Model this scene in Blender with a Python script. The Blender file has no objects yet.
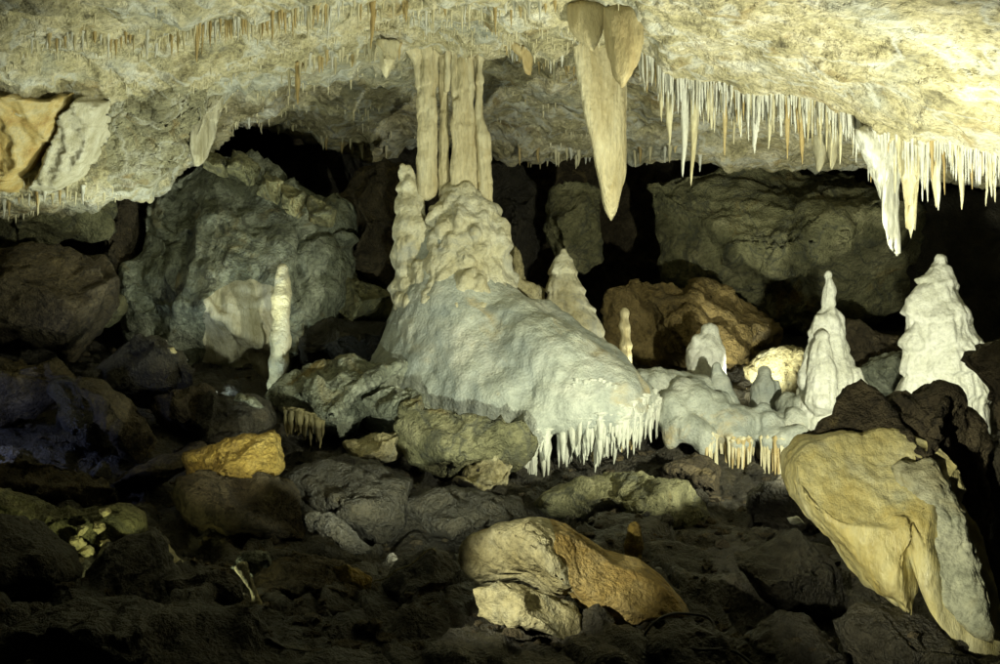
import bpy, bmesh, math, random
import numpy as np
from mathutils import Vector

# ------------------------------------------------------------------ camera, world, lamps, exposure
F = 1072.0            # focal length in photograph pixels (1000 px wide)
CZ = 2.0              # camera height
sc = bpy.context.scene
col = sc.collection
sc.view_settings.view_transform = 'Standard'
sc.view_settings.look = 'None'
sc.view_settings.exposure = 0.2
sc.view_settings.gamma = 1.0
sc.cycles.use_denoising = True
sc.cycles.use_adaptive_sampling = True
sc.cycles.adaptive_threshold = 0.03
sc.cycles.max_bounces = 3
sc.cycles.diffuse_bounces = 2
sc.cycles.glossy_bounces = 1
sc.cycles.sample_clamp_indirect = 4.0

def P(u, v, Y):
    """photograph pixel at distance Y -> point in the cave"""
    return Vector(((u - 500.0) / F * Y, Y, CZ - (v - 332.0) / F * Y))

cam = bpy.data.cameras.new('camera')
cam.sensor_width = 36.0
cam.lens = 36.0 * F / 1000.0
cam.clip_start = 0.05
cam.clip_end = 500.0
camo = bpy.data.objects.new('camera', cam)
camo.location = (0, 0, CZ)
camo.rotation_euler = (math.radians(90), 0, 0)
col.objects.link(camo)
sc.camera = camo

wd = bpy.data.worlds.new('World')
sc.world = wd
wd.use_nodes = True
wd.node_tree.nodes['Background'].inputs[0].default_value = (0.75, 0.85, 0.70, 1)
wd.node_tree.nodes['Background'].inputs[1].default_value = 0.005   # no daylight reaches the chamber

def lamp(name, pos, aim, power, colr, spread=120, radius=0.06, blend=0.5):
    l = bpy.data.lights.new(name, 'SPOT')
    l.energy = power
    l.color = colr
    l.spot_size = math.radians(spread)
    l.spot_blend = blend
    l.shadow_soft_size = radius
    o = bpy.data.objects.new(name, l)
    o.location = pos
    o.rotation_euler = (Vector(aim) - Vector(pos)).to_track_quat('-Z', 'Y').to_euler()
    col.objects.link(o)
    return o

WARM = (0.98, 1.0, 0.74)
GREEN = (0.93, 1.0, 0.74)
COOL = (0.80, 1.0, 0.95)
# flood hidden behind the big foreground boulder on the right
lamp('cave_flood', P(905, 442, 6.3), P(780, 120, 9.0), 560, WARM, 156, 0.05, 0.5)
# flood in the dark trough left of the middle, tilted up
lamp('cave_flood', P(425, 566, 5.95), P(390, 100, 10.0), 290, GREEN, 108, 0.06, 0.6)
# flood among the left rubble, tilted up to the left ceiling
lamp('cave_flood', P(228, 420, 9.6), P(195, 20, 8.9), 210, GREEN, 112, 0.06, 0.5)
# lamp low behind the left rubble, on the big left boulder
lamp('cave_flood', P(215, 425, 9.55), P(235, 250, 11.0), 85, COOL, 130, 0.05, 0.8)
# lamp low behind the shelf, on the rear boulders
lamp('cave_flood', P(735, 402, 10.75), P(775, 225, 13.0), 130, WARM, 90, 0.04, 0.6)
lamp('small_spot', P(652, 380, 10.75), P(626, 335, 10.9), 14, WARM, 100, 0.02, 0.6)  # added unseen fill spot that brightens the short thin stalagmite; no lamp known here
# lamps on the visitors' path, on the split boulder and on the big right boulder
lamp('path_spot', (-1.5, 2.6, 1.75), P(570, 582, 5.2), 420, (1.0, 0.99, 0.72), 17, 0.03, 0.7)
lamp('path_spot', (0.15, 2.4, 1.2), P(890, 525, 4.8), 260, (1.0, 0.99, 0.70), 30, 0.03, 0.7)
lamp('path_spot', (-1.5, 2.5, 1.8), P(230, 462, 7.7), 520, (1.0, 0.95, 0.6), 9, 0.03, 0.8)
# small lamps between the stones at the lower left
lamp('small_spot', P(112, 577, 6.25), P(75, 540, 6.9), 9, (0.95, 1.0, 0.45), 150, 0.02)
lamp('small_spot', P(216, 588, 5.22), P(250, 578, 5.27), 1.0, (0.95, 1.0, 0.6), 150, 0.02)
lamp('small_spot', P(-60, 400, 8.0), P(40, 420, 8.6), 13, (0.45, 0.55, 1.0), 120, 0.04)

# ------------------------------------------------------------------ numpy noise
_rs = np.random.RandomState(7)
_perm = np.concatenate([_rs.permutation(256)] * 3).astype(np.int64)
_g = _rs.normal(size=(256, 3)); _g /= np.linalg.norm(_g, axis=1)[:, None]
_rnd = _rs.rand(256, 3)

def noise(p, seed=0):
    p = np.asarray(p, dtype=np.float64) + seed * 17.31
    i = np.floor(p).astype(np.int64); f = p - i
    w = f * f * f * (f * (f * 6 - 15) + 10)
    i &= 255
    out = 0
    for a in (0, 1):
        for b in (0, 1):
            for c in (0, 1):
                h = _perm[_perm[_perm[i[:, 0] + a] + i[:, 1] + b] + i[:, 2] + c]
                g = _g[h]
                d = g[:, 0] * (f[:, 0] - a) + g[:, 1] * (f[:, 1] - b) + g[:, 2] * (f[:, 2] - c)
                out = out + d * (w[:, 0] if a else 1 - w[:, 0]) * (w[:, 1] if b else 1 - w[:, 1]) * (w[:, 2] if c else 1 - w[:, 2])
    return out * 1.5

def fbm(p, octv=4, seed=0, gain=0.5, mode=0):
    s, a, o = 0, 1.0, 0
    for k in range(octv):
        n = noise(p * (2.03 ** k), seed + k * 3)
        if mode == 1: n = 1 - 2 * np.abs(n)          # ridged
        if mode == 2: n = 2 * np.abs(n) - 0.6        # billowed
        s = s + a * n; o += a; a *= gain
    return s / o

def cells(p, seed=0):
    """Voronoi: distance to the nearest and second nearest point, id of the nearest"""
    p = np.asarray(p) + seed * 9.7
    i = np.floor(p).astype(np.int64); f = p - i
    d1 = np.full(len(p), 9.0); d2 = d1.copy(); idn = np.zeros(len(p), int)
    for a in (-1, 0, 1):
        for b in (-1, 0, 1):
            for c in (-1, 0, 1):
                h = _perm[_perm[_perm[(i[:, 0] + a) & 255] + ((i[:, 1] + b) & 255)] + ((i[:, 2] + c) & 255)]
                q = _rnd[h]
                d = np.sqrt((q[:, 0] + a - f[:, 0]) ** 2 + (q[:, 1] + b - f[:, 1]) ** 2 + (q[:, 2] + c - f[:, 2]) ** 2)
                n1 = d < d1
                d2 = np.where(n1, d1, np.minimum(d2, d))
                idn = np.where(n1, h, idn); d1 = np.where(n1, d, d1)
    return d1, d2, idn

def normals(v, f):
    f = np.asarray(f)
    if f.shape[1] == 4:
        n = np.cross(v[f[:, 2]] - v[f[:, 0]], v[f[:, 3]] - v[f[:, 1]])
    else:
        n = np.cross(v[f[:, 1]] - v[f[:, 0]], v[f[:, 2]] - v[f[:, 0]])
    o = np.zeros_like(v)
    for k in range(f.shape[1]):
        for c in range(3):
            o[:, c] += np.bincount(f[:, k], n[:, c], len(v))
    return o / (np.linalg.norm(o, axis=1)[:, None] + 1e-12)

# ------------------------------------------------------------------ objects
def mesh_data(name, v, f, mat, smooth=True):
    me = bpy.data.meshes.new(name)
    v = np.asarray(v, dtype=np.float32); f = np.asarray(f, dtype=np.int32)
    k = f.shape[1]
    me.vertices.add(len(v)); me.vertices.foreach_set('co', v.ravel())
    me.loops.add(f.size); me.loops.foreach_set('vertex_index', f.ravel())
    me.polygons.add(len(f))
    me.polygons.foreach_set('loop_start', np.arange(0, f.size, k, dtype=np.int32))
    me.polygons.foreach_set('use_smooth', np.full(len(f), smooth))
    me.update(calc_edges=True)
    if mat: me.materials.append(mat)
    return me

def tag(o, label=None, cat=None, group=None, kind=None):
    if label: o['label'] = label
    if cat: o['category'] = cat
    if group: o['group'] = group
    if kind: o['kind'] = kind
    return o

def put(name, v, f, mat, parent=None, smooth=True):
    """world-space vertices -> object with its origin at the base of the shape"""
    v = np.asarray(v, dtype=np.float64)
    org = np.array([v[:, 0].mean(), v[:, 1].mean(), v[:, 2].min()])
    o = bpy.data.objects.new(name, mesh_data(name, v - org, f, mat, smooth))
    col.objects.link(o)
    SURF[o.name] = v
    w = Vector(org)
    if parent is not None:
        o.parent = parent
        q = parent
        while q is not None:
            w = w - q.location; q = q.parent
    o.location = w
    return o

SURF = {}
def front(o, u, v, rad=4.0):
    """nearest surface point of a finished piece near pixel (u, v)"""
    w = SURF[o.name]
    pu = 500 + F * w[:, 0] / w[:, 1]; pv = 332 - F * (w[:, 2] - CZ) / w[:, 1]
    d_ = np.hypot(pu - u, pv - v)
    m = np.where(d_ < max(rad, d_.min() + 0.5))[0]
    return Vector(w[m[np.argmin(w[m, 1])]])

def thing(name, label, cat, pos, group=None):
    o = bpy.data.objects.new(name, None)
    o.empty_display_size = 0.2
    o.location = pos
    col.objects.link(o)
    return tag(o, label, cat, group)

# ------------------------------------------------------------------ materials
def rock_mat(name, cols, scale=2.5, stain=None, stain_at=0.58, stain_scale=1.3, vein=None, vein_scale=2.0,
             crack=0.0, crack_scale=3.0, stain2=None, stain2_at=0.6, stain2_scale=0.7, stretch=(1, 1, 1), bump=0.5, fine=45.0, rough=0.75, spec=0.3, sss=0.0, pit=0.0, grain=0.8):
    m = bpy.data.materials.new(name); m.use_nodes = True
    nt = m.node_tree; N = nt.nodes; L = nt.links
    b = N['Principled BSDF']
    geo = N.new('ShaderNodeNewGeometry')
    mp = N.new('ShaderNodeMapping'); mp.inputs['Scale'].default_value = stretch
    L.new(geo.outputs['Position'], mp.inputs['Vector'])
    def nz(s, det=8, rgh=0.62, dist=0.0, src=None):
        n = N.new('ShaderNodeTexNoise'); n.inputs['Scale'].default_value = s
        n.inputs['Detail'].default_value = det; n.inputs['Roughness'].default_value = rgh
        n.inputs['Distortion'].default_value = dist
        L.new((src or mp).outputs[0], n.inputs['Vector']); return n
    def ramp(src, stops):
        r = N.new('ShaderNodeValToRGB'); e = r.color_ramp.elements
        while len(e) < len(stops): e.new(0.5)
        for i, (p_, c_) in enumerate(stops):
            e[i].position = p_; e[i].color = (*c_, 1) if len(c_) == 3 else c_
        L.new(src, r.inputs['Fac']); return r
    def mix(fac, a, c, mode='MIX'):
        x = N.new('ShaderNodeMix'); x.data_type = 'RGBA'; x.blend_type = mode
        if isinstance(fac, float): x.inputs['Factor'].default_value = fac
        else: L.new(fac, x.inputs['Factor'])
        L.new(a, x.inputs['A'])
        if isinstance(c, tuple): x.inputs['B'].default_value = (*c, 1)
        else: L.new(c, x.inputs['B'])
        return x.outputs['Result']
    n1 = nz(scale, 5, 0.7, 0.3)
    k = len(cols)
    c = ramp(n1.outputs['Fac'], [(0.32 + 0.36 * i / (k - 1), cc) for i, cc in enumerate(cols)]).outputs['Color']
    # fine grain
    n2 = nz(scale * 9, 3, 0.7)
    g = ramp(n2.outputs['Fac'], [(0.32, (0.45, 0.45, 0.43)), (0.5, (0.95, 0.95, 0.93)), (0.7, (1.25, 1.24, 1.18))])
    c = mix(grain, c, g.outputs['Color'], 'MULTIPLY')
    if stain:
        n3 = nz(stain_scale, 4, 0.66, 0.8, geo)
        r3 = ramp(n3.outputs['Fac'], [(stain_at, (0, 0, 0)), (min(1, stain_at + 0.14), (1, 1, 1))])
        c = mix(r3.outputs['Color'], c, stain)
    if stain2:
        n5 = nz(stain2_scale, 4, 0.66, 0.5, geo)
        r5 = ramp(n5.outputs['Fac'], [(stain2_at - 0.1, (0, 0, 0)), (stain2_at + 0.08, (0.85,) * 3)])
        c = mix(r5.outputs['Color'], c, stain2)
    if vein:
        n4 = nz(vein_scale, 3, 0.6, 0.5, geo)
        r4 = ramp(n4.outputs['Fac'], [(0.47, (0, 0, 0)), (0.5, (0.7, 0.7, 0.7)), (0.53, (0, 0, 0))])
        c = mix(r4.outputs['Color'], c, vein)
    height = None
    nb1 = nz(scale * 3, 6, 0.68); nb2 = nz(fine, 3, 0.6)
    ad = N.new('ShaderNodeMath'); ad.operation = 'MULTIPLY_ADD'
    L.new(nb2.outputs['Fac'], ad.inputs[0]); ad.inputs[1].default_value = 0.3
    L.new(nb1.outputs['Fac'], ad.inputs[2]); height = ad.outputs[0]
    if crack > 0:
        dn = nz(1.7, 3, 0.65, 0, geo)
        va = N.new('ShaderNodeVectorMath'); va.operation = 'MULTIPLY_ADD'
        L.new(dn.outputs['Color'], va.inputs[0]); va.inputs[1].default_value = (1.1, 1.1, 1.1)
        L.new(mp.outputs[0], va.inputs[2])
        vo = N.new('ShaderNodeTexVoronoi'); vo.feature = 'DISTANCE_TO_EDGE'; vo.inputs['Scale'].default_value = crack_scale
        L.new(va.outputs[0], vo.inputs['Vector'])
        rc = ramp(vo.outputs['Distance'], [(0.0, (0, 0, 0)), (0.035, (1, 1, 1))])
        mm = N.new('ShaderNodeMath'); mm.operation = 'MULTIPLY_ADD'
        L.new(rc.outputs['Color'], mm.inputs[0]); mm.inputs[1].default_value = crack; L.new(height, mm.inputs[2]); height = mm.outputs[0]
    if pit > 0:
        vp = N.new('ShaderNodeTexVoronoi'); vp.inputs['Scale'].default_value = fine * 0.6
        L.new(geo.outputs['Position'], vp.inputs['Vector'])
        mm = N.new('ShaderNodeMath'); mm.operation = 'MULTIPLY_ADD'
        L.new(vp.outputs['Distance'], mm.inputs[0]); mm.inputs[1].default_value = -pit; L.new(height, mm.inputs[2]); height = mm.outputs[0]
    bp = N.new('ShaderNodeBump'); bp.inputs['Strength'].default_value = bump; bp.inputs['Distance'].default_value = 0.16
    L.new(height, bp.inputs['Height']); L.new(bp.outputs['Normal'], b.inputs['Normal'])
    rr = ramp(n2.outputs['Fac'], [(0.3, (rough - 0.18,) * 3), (0.7, (min(1, rough + 0.12),) * 3)])
    L.new(rr.outputs['Color'], b.inputs['Roughness'])
    b.inputs['Specular IOR Level'].default_value = spec
    L.new(c, b.inputs['Base Color'])
    if sss > 0:
        b.inputs['Subsurface Weight'].default_value = sss
        b.inputs['Subsurface Radius'].default_value = (0.06, 0.05, 0.025)
    return m

CREAM = (0.58, 0.53, 0.34); WHITE = (0.78, 0.77, 0.70); OCHRE = (0.48, 0.30, 0.08); GREY = (0.27, 0.28, 0.24)
M = {}
M['ceiling'] = rock_mat('ceiling_calcite', [(0.20, 0.18, 0.11), (0.50, 0.45, 0.27), (0.66, 0.60, 0.41), (0.80, 0.78, 0.68)], 2.6,
                        stain=(0.38, 0.29, 0.13), stain_at=0.57, stain_scale=1.9, stain2=(0.40, 0.43, 0.39), stain2_at=0.63, vein=(0.68, 0.69, 0.62), vein_scale=1.3, bump=0.8, fine=26, rough=0.7)
M['stal_cream'] = rock_mat('stalactite_cream', [(0.42, 0.36, 0.19), (0.62, 0.57, 0.38), (0.72, 0.68, 0.50)], 4, stretch=(1, 1, 0.3), bump=0.25, rough=0.45, spec=0.5, grain=0.4)
M['stal_white'] = rock_mat('stalactite_white', [(0.50, 0.49, 0.40), (0.66, 0.66, 0.59), (0.74, 0.74, 0.69)], 4, stretch=(1, 1, 0.3), bump=0.25, rough=0.45, spec=0.5, grain=0.4)
M['stal_brown'] = rock_mat('stalactite_brown', [(0.10, 0.085, 0.04), (0.20, 0.17, 0.08), (0.28, 0.24, 0.12)], 4, stretch=(1, 1, 0.3), bump=0.3, rough=0.6)
M['stal_mound'] = rock_mat('stalactite_grey_cream', [(0.42, 0.42, 0.34), (0.55, 0.56, 0.48), (0.62, 0.62, 0.54)], 4, stretch=(1, 1, 0.3), bump=0.25, rough=0.55, spec=0.4, grain=0.4)
M['stal_ochre'] = rock_mat('stalactite_ochre', [(0.32, 0.23, 0.09), (0.48, 0.37, 0.17), (0.58, 0.49, 0.28)], 4, stretch=(1, 1, 0.3), bump=0.25, rough=0.5, spec=0.4, grain=0.4)
M['column'] = rock_mat('column_calcite', [(0.48, 0.40, 0.22), (0.64, 0.57, 0.37), (0.72, 0.68, 0.50)], 3.5, stretch=(1.2, 1.2, 0.25),
                       stain=(0.46, 0.34, 0.14), stain_at=0.62, stain_scale=3, bump=0.4, rough=0.6, grain=0.4)
M['slab_brown'] = rock_mat('slab_calcite', [(0.34, 0.26, 0.13), (0.44, 0.36, 0.19), (0.52, 0.45, 0.27)], 2.5, stretch=(1.2, 1.2, 0.3), bump=0.3, fine=60, rough=0.6, grain=0.4)
M['grey_flow'] = rock_mat('grey_flowstone', [(0.24, 0.25, 0.18), (0.40, 0.41, 0.31), (0.52, 0.52, 0.40)], 2.4, stain=(0.13, 0.14, 0.10), stain_at=0.6, stain_scale=4.0, stain2=(0.46, 0.38, 0.18), stain2_at=0.6, stain2_scale=2.0, bump=0.4, rough=0.6)
M['mound'] = rock_mat('mound_flowstone', [(0.28, 0.30, 0.26), (0.44, 0.46, 0.40), (0.56, 0.56, 0.49)], 1.9,
                      stain=(0.42, 0.35, 0.20), stain_at=0.57, stain_scale=1.8, stain2=(0.24, 0.27, 0.26), stain2_at=0.57, stain2_scale=1.2, bump=0.32, fine=70, rough=0.6, pit=0.25, spec=0.45, grain=0.4)
M['pedestal'] = rock_mat('pedestal_calcite', [(0.42, 0.37, 0.22), (0.58, 0.54, 0.38), (0.68, 0.66, 0.54)], 2.6,
                         stain=(0.36, 0.36, 0.31), stain_at=0.55, stain_scale=2.2, bump=0.45, rough=0.65, grain=0.4)
M['white_flow'] = rock_mat('white_flowstone', [(0.52, 0.52, 0.42), (0.70, 0.70, 0.62), (0.80, 0.80, 0.74)], 3.0,
                           stain=(0.50, 0.44, 0.25), stain_at=0.64, stain_scale=2.6, bump=0.35, rough=0.55, grain=0.4)
M['yellow_flow'] = rock_mat('yellow_flowstone', [(0.52, 0.40, 0.12), (0.66, 0.58, 0.28), (0.76, 0.72, 0.48)], 2.4, stretch=(1.3, 1.3, 0.45),
                            stain=(0.34, 0.36, 0.26), stain_at=0.58, stain_scale=2.6, stain2=(0.22, 0.17, 0.08), stain2_at=0.68, stain2_scale=2.3, bump=0.3, rough=0.5, spec=0.45, grain=0.4)
M['lime'] = rock_mat('limestone_olive', [(0.12, 0.12, 0.065), (0.26, 0.25, 0.14), (0.38, 0.36, 0.22)], 2.0,
                     stain=(0.25, 0.18, 0.06), stain_at=0.6, stain_scale=1.2, vein=(0.08, 0.085, 0.07), vein_scale=1.6, bump=0.9, rough=0.8)
M['lime_grey'] = rock_mat('limestone_grey', [(0.12, 0.13, 0.10), (0.28, 0.30, 0.235), (0.46, 0.48, 0.40)], 2.2,
                          stain=(0.26, 0.21, 0.09), stain_at=0.58, stain_scale=1.6, vein=(0.07, 0.075, 0.06), vein_scale=2.4, bump=0.8, rough=0.8)
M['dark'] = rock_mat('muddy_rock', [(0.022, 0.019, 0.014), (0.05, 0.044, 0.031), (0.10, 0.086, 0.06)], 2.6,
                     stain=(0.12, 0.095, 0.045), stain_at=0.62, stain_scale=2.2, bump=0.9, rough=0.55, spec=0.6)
M['brown'] = rock_mat('brown_rock', [(0.045, 0.035, 0.022), (0.10, 0.08, 0.05), (0.18, 0.145, 0.09)], 2.6,
                      stain=(0.26, 0.20, 0.09), stain_at=0.6, stain_scale=2.4, vein=(0.03, 0.025, 0.02), vein_scale=2.8, bump=0.9, rough=0.8)
M['ochre'] = rock_mat('ochre_rock', [(0.16, 0.11, 0.04), (0.36, 0.25, 0.06), (0.48, 0.36, 0.12)], 3.0,
                      stain=(0.12, 0.10, 0.06), stain_at=0.62, stain_scale=4, bump=0.8, rough=0.75)
M['orange'] = rock_mat('orange_rock', [(0.08, 0.06, 0.028), (0.18, 0.13, 0.05), (0.27, 0.20, 0.09)], 1.8,
                       stain=(0.10, 0.08, 0.05), stain_at=0.62, stain_scale=1.6, bump=0.7, rough=0.8)
M['orange_pale'] = rock_mat('ochre_pale_rock', [(0.42, 0.33, 0.12), (0.56, 0.48, 0.21), (0.64, 0.58, 0.34)], 3.0, stain=(0.46, 0.40, 0.22), stain_at=0.58, stain_scale=2.5, bump=0.6, rough=0.75)
M['orange_pale'] = rock_mat('ochre_pale_rock', [(0.30, 0.19, 0.06), (0.46, 0.32, 0.11), (0.56, 0.43, 0.20)], 3.0, stain=(0.36, 0.30, 0.17), stain_at=0.58, stain_scale=2.5, bump=0.6, rough=0.75)
M['pale'] = rock_mat('pale_rock', [(0.34, 0.29, 0.15), (0.52, 0.46, 0.27), (0.62, 0.58, 0.40)], 3.0,
                     stain=(0.36, 0.36, 0.27), stain_at=0.58, stain_scale=3.0, bump=0.6, rough=0.75)
M['olive_calcite'] = rock_mat('olive_calcite', [(0.17, 0.16, 0.10), (0.32, 0.30, 0.19), (0.48, 0.46, 0.34)], 2.2, stain=(0.30, 0.22, 0.09), stain_at=0.58, stain_scale=2.0, vein=(0.55, 0.54, 0.45), vein_scale=1.6, bump=0.8, rough=0.75)
M['drape_ochre'] = rock_mat('drapery_ochre', [(0.40, 0.25, 0.07), (0.54, 0.41, 0.16), (0.60, 0.53, 0.32)], 2.2, stretch=(2.2, 2.2, 0.4), bump=0.3, rough=0.5, spec=0.45, grain=0.4)
M['drape_pale'] = rock_mat('drapery_pale', [(0.34, 0.31, 0.19), (0.54, 0.51, 0.38), (0.66, 0.64, 0.53)], 3.0, stretch=(3, 3, 0.35), bump=0.35, rough=0.55, grain=0.4)
mc = bpy.data.materials.new('black_rubber'); mc.use_nodes = True
mc.node_tree.nodes['Principled BSDF'].inputs['Base Color'].default_value = (0.012, 0.012, 0.012, 1)
mc.node_tree.nodes['Principled BSDF'].inputs['Roughness'].default_value = 0.45
M['cable'] = mc

# ------------------------------------------------------------------ sheets (ceiling, floor, walls) from control profiles
def catmull(pts, t):
    """pts (n, d) control values, t in [0, n-1]"""
    n = len(pts); i = np.clip(np.floor(t).astype(int), 0, n - 2); f = (t - i)[:, None]
    p0 = pts[np.clip(i - 1, 0, n - 1)]; p1 = pts[i]; p2 = pts[i + 1]; p3 = pts[np.clip(i + 2, 0, n - 1)]
    return 0.5 * (2 * p1 + (p2 - p0) * f + (2 * p0 - 5 * p1 + 4 * p2 - p3) * f ** 2 + (3 * p1 - p0 - 3 * p2 + p3) * f ** 3)

def sheet(columns, us, ts):
    """columns: {u: [(v, Y), ...]} -> grid of points (len(us), len(ts), 3)"""
    cu = np.array(sorted(columns)); K = np.array([columns[c] for c in cu], float)      # (nc, nk, 2)
    ti = np.interp(us, cu, np.arange(len(cu)))
    flat = K.reshape(len(cu), -1)
    A = 0.5 * catmull(flat, ti) + 0.5 * np.stack([np.interp(us, cu, flat[:, k]) for k in range(flat.shape[1])], 1)
    A = A.reshape(len(us), K.shape[1], 2)
    G = np.zeros((len(us), len(ts), 3))
    for i, u in enumerate(us):
        lin = np.stack([np.interp(ts, np.arange(K.shape[1]), A[i, :, k]) for k in (0, 1)], 1)
        q = 0.75 * catmull(A[i], ts) + 0.25 * lin
        v, Y = q[:, 0], q[:, 1]
        G[i, :, 0] = (u - 500) / F * Y; G[i, :, 1] = Y; G[i, :, 2] = CZ - (v - 332) / F * Y
    return G

def grid_faces(nu, nt, flip=False):
    i, j = np.meshgrid(np.arange(nu - 1), np.arange(nt - 1), indexing='ij')
    a = (i * nt + j).ravel()
    f = np.stack([a, a + 1, a + nt + 1, a + nt], 1)
    return f[:, ::-1] if flip else f

def lerp_steps(stops):
    """[(value, n), ...] -> uneven spacing"""
    out = []
    for (a, n), (b, _) in zip(stops[:-1], stops[1:]):
        out += list(np.linspace(a, b, n, endpoint=False))
    out.append(stops[-1][0])
    return np.array(out)

#        A            B            C         D          E ridge    F          G           H lip        I            J
CEIL = {
 -500: [(-400, 3.4), (-120, 5.2), (10, 6.6), (80, 7.4), (130, 8.0), (190, 8.4), (240, 8.8), (250, 9.8), (235, 10.8), (220, 14)],
 -100: [(-400, 3.4), (-120, 5.2), (0, 6.8), (60, 7.8), (98, 8.5), (160, 9.2), (215, 9.6), (228, 10.5), (210, 11.5), (200, 15)],
 0:    [(-400, 3.4), (-120, 5.2), (0, 6.8), (55, 7.9), (92, 8.7), (150, 9.5), (196, 9.8), (212, 10.6), (198, 11.6), (190, 15)],
 90:   [(-400, 3.4), (-120, 5.3), (0, 7.1), (45, 8.1), (90, 9.1), (140, 9.6), (182, 9.9), (198, 10.7), (188, 11.7), (180, 15)],
 160:  [(-400, 3.4), (-120, 5.4), (0, 7.4), (40, 8.4), (78, 9.2), (120, 9.7), (165, 10.1), (186, 10.9), (176, 11.9), (170, 15)],
 205:  [(-400, 3.4), (-120, 5.5), (0, 7.6), (34, 8.5), (70, 9.3), (95, 9.9), (128, 10.5), (150, 11.2), (140, 12.2), (140, 15)],
 235:  [(-400, 3.4), (-120, 5.5), (0, 7.7), (30, 8.5), (62, 9.3), (80, 10.0), (108, 11.2), (122, 12.3), (112, 13.0), (110, 17)],
 290:  [(-400, 3.4), (-120, 5.6), (0, 7.8), (24, 8.5), (46, 9.1), (60, 9.9), (105, 11.7), (128, 12.8), (116, 13.5), (112, 17)],
 350:  [(-400, 3.4), (-120, 5.6), (0, 8.0), (20, 8.6), (38, 9.1), (56, 10.0), (115, 12.2), (150, 13.3), (135, 14.0), (128, 17)],
 450:  [(-400, 3.4), (-120, 5.6), (0, 8.3), (20, 8.8), (38, 9.5), (58, 10.4), (108, 12.3), (140, 13.6), (128, 14.2), (122, 17)],
 530:  [(-400, 3.4), (-120, 5.5), (0, 8.0), (22, 8.7), (42, 9.4), (66, 10.4), (112, 12.3), (156, 13.6), (142, 14.2), (135, 17)],
 600:  [(-400, 3.4), (-120, 5.3), (0, 7.5), (22, 8.3), (44, 9.1), (58, 9.8), (105, 12.0), (158, 13.5), (145, 14.2), (138, 17)],
 650:  [(-400, 3.4), (-120, 5.1), (0, 7.0), (30, 8.0), (56, 8.9), (46, 9.3), (100, 11.6), (160, 13.5), (146, 14.2), (140, 17)],
 750:  [(-400, 3.4), (-120, 4.9), (0, 6.4), (45, 7.4), (87, 8.6), (76, 9.0), (112, 11.2), (163, 13.4), (150, 14.1), (142, 17)],
 850:  [(-400, 3.4), (-120, 4.7), (0, 5.9), (60, 6.9), (116, 8.2), (104, 8.6), (128, 10.8), (165, 13.0), (152, 13.8), (145, 17)],
 920:  [(-400, 3.4), (-120, 4.6), (0, 5.7), (72, 6.6), (138, 7.9), (126, 8.3), (145, 10.6), (172, 12.5), (158, 13.4), (150, 17)],
 1000: [(-400, 3.4), (-120, 4.5), (0, 5.5), (82, 6.3), (158, 7.6), (147, 8.0), (162, 10.2), (180, 12.0), (168, 13.0), (160, 17)],
 1100: [(-400, 3.4), (-120, 4.4), (0, 5.3), (100, 6.0), (183, 7.2), (172, 7.6), (182, 9.8), (196, 11.5), (184, 12.5), (175, 16)],
 1500: [(-400, 3.4), (-120, 4.3), (40, 5.0), (160, 5.6), (260, 6.6), (255, 7.0), (262, 9.0), (270, 10.5), (260, 11.5), (255, 14)],
}
for _u in CEIL:
    k_ = CEIL[_u]; (dv, dY), (ev, eY) = k_[3], k_[4]
    w_ = float(np.clip((430 - _u) / 90, 0, 1))        # on the left the upper ledge folds back before the next one
    k_.insert(4, (w_ * (dv - 7) + (1 - w_) * (dv + ev) / 2, w_ * (dY + 0.3) + (1 - w_) * (dY + eY) / 2))
    if 200 < _u < 560:
        k_[6] = (k_[5][0] - 4, k_[5][1] + 0.35)
c_us = lerp_steps([(-500, 22), (-60, 440), (1060, 22), (1500, 1)])
c_ts = lerp_steps([(0, 14), (1.6, 80), (3.0, 150), (6.2, 150), (8.6, 24), (10, 1)])
CG = sheet(CEIL, c_us, c_ts)
cv = CG.reshape(-1, 3); cf = grid_faces(len(c_us), len(c_ts), True)
cn = normals(cv, cf)
if cn[:, 2].mean() > 0:
    cf = cf[:, ::-1]; cn = -cn
tt = np.tile(c_ts, len(c_us)); uu = np.repeat(c_us, len(c_ts))
d = 0.13 * fbm(cv * [0.9, 0.9, 1.2], 4, 1) + 0.06 * fbm(cv * [2.2, 1.3, 2.6], 3, 2, mode=1) + 0.022 * fbm(cv * 11, 3, 3)
# hanging pockets and pendants, stronger on the left and rear parts, smoother on the right front slope
soft = np.clip((uu - 620) / 120, 0, 1) * np.clip((5.3 - tt) / 0.5, 0, 1)
d1, d2, _ = cells(cv * [2.2, 1.5, 2.2] + 0.35 * np.stack([noise(cv * 2, 5), noise(cv * 2, 6), noise(cv * 2, 7)], 1), 2)
tz = fbm(cv * [1.6, 1.1, 2.6], 4, 60) * 4.5; fl_ = np.floor(tz); xx = np.clip((tz - fl_ - 0.3) / 0.4, 0, 1)
d += 0.05 * (fl_ + xx * xx * (3 - 2 * xx)) + 0.03 * fbm(cv * [5, 3.5, 5], 3, 61, mode=2)
blob = np.clip(0.75 - d1, 0, 1) ** 2 * 0.22
d = d * (1 - 0.5 * soft) + blob * (1 - 0.75 * soft)
# fluted skin on the steep faces
steep = np.clip(1.4 * (1 - np.abs(cn[:, 2])), 0, 1)
d += 0.03 * steep * fbm(cv * [9, 9, 1.1], 3, 8, mode=2)
fade = np.clip((tt - 0.3) / 1.0, 0, 1)
cvd = cv + cn * (d * fade)[:, None]
ceiling = tag(put('ceiling', cvd, cf, M['ceiling']), 'pale cream calcite cave ceiling hung with stalactites', kind='structure')
CGD = cvd.reshape(len(c_us), len(c_ts), 3)
CPX = np.stack([500 + F * CGD[..., 0] / CGD[..., 1], 332 - F * (CGD[..., 2] - CZ) / CGD[..., 1]], -1)

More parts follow.
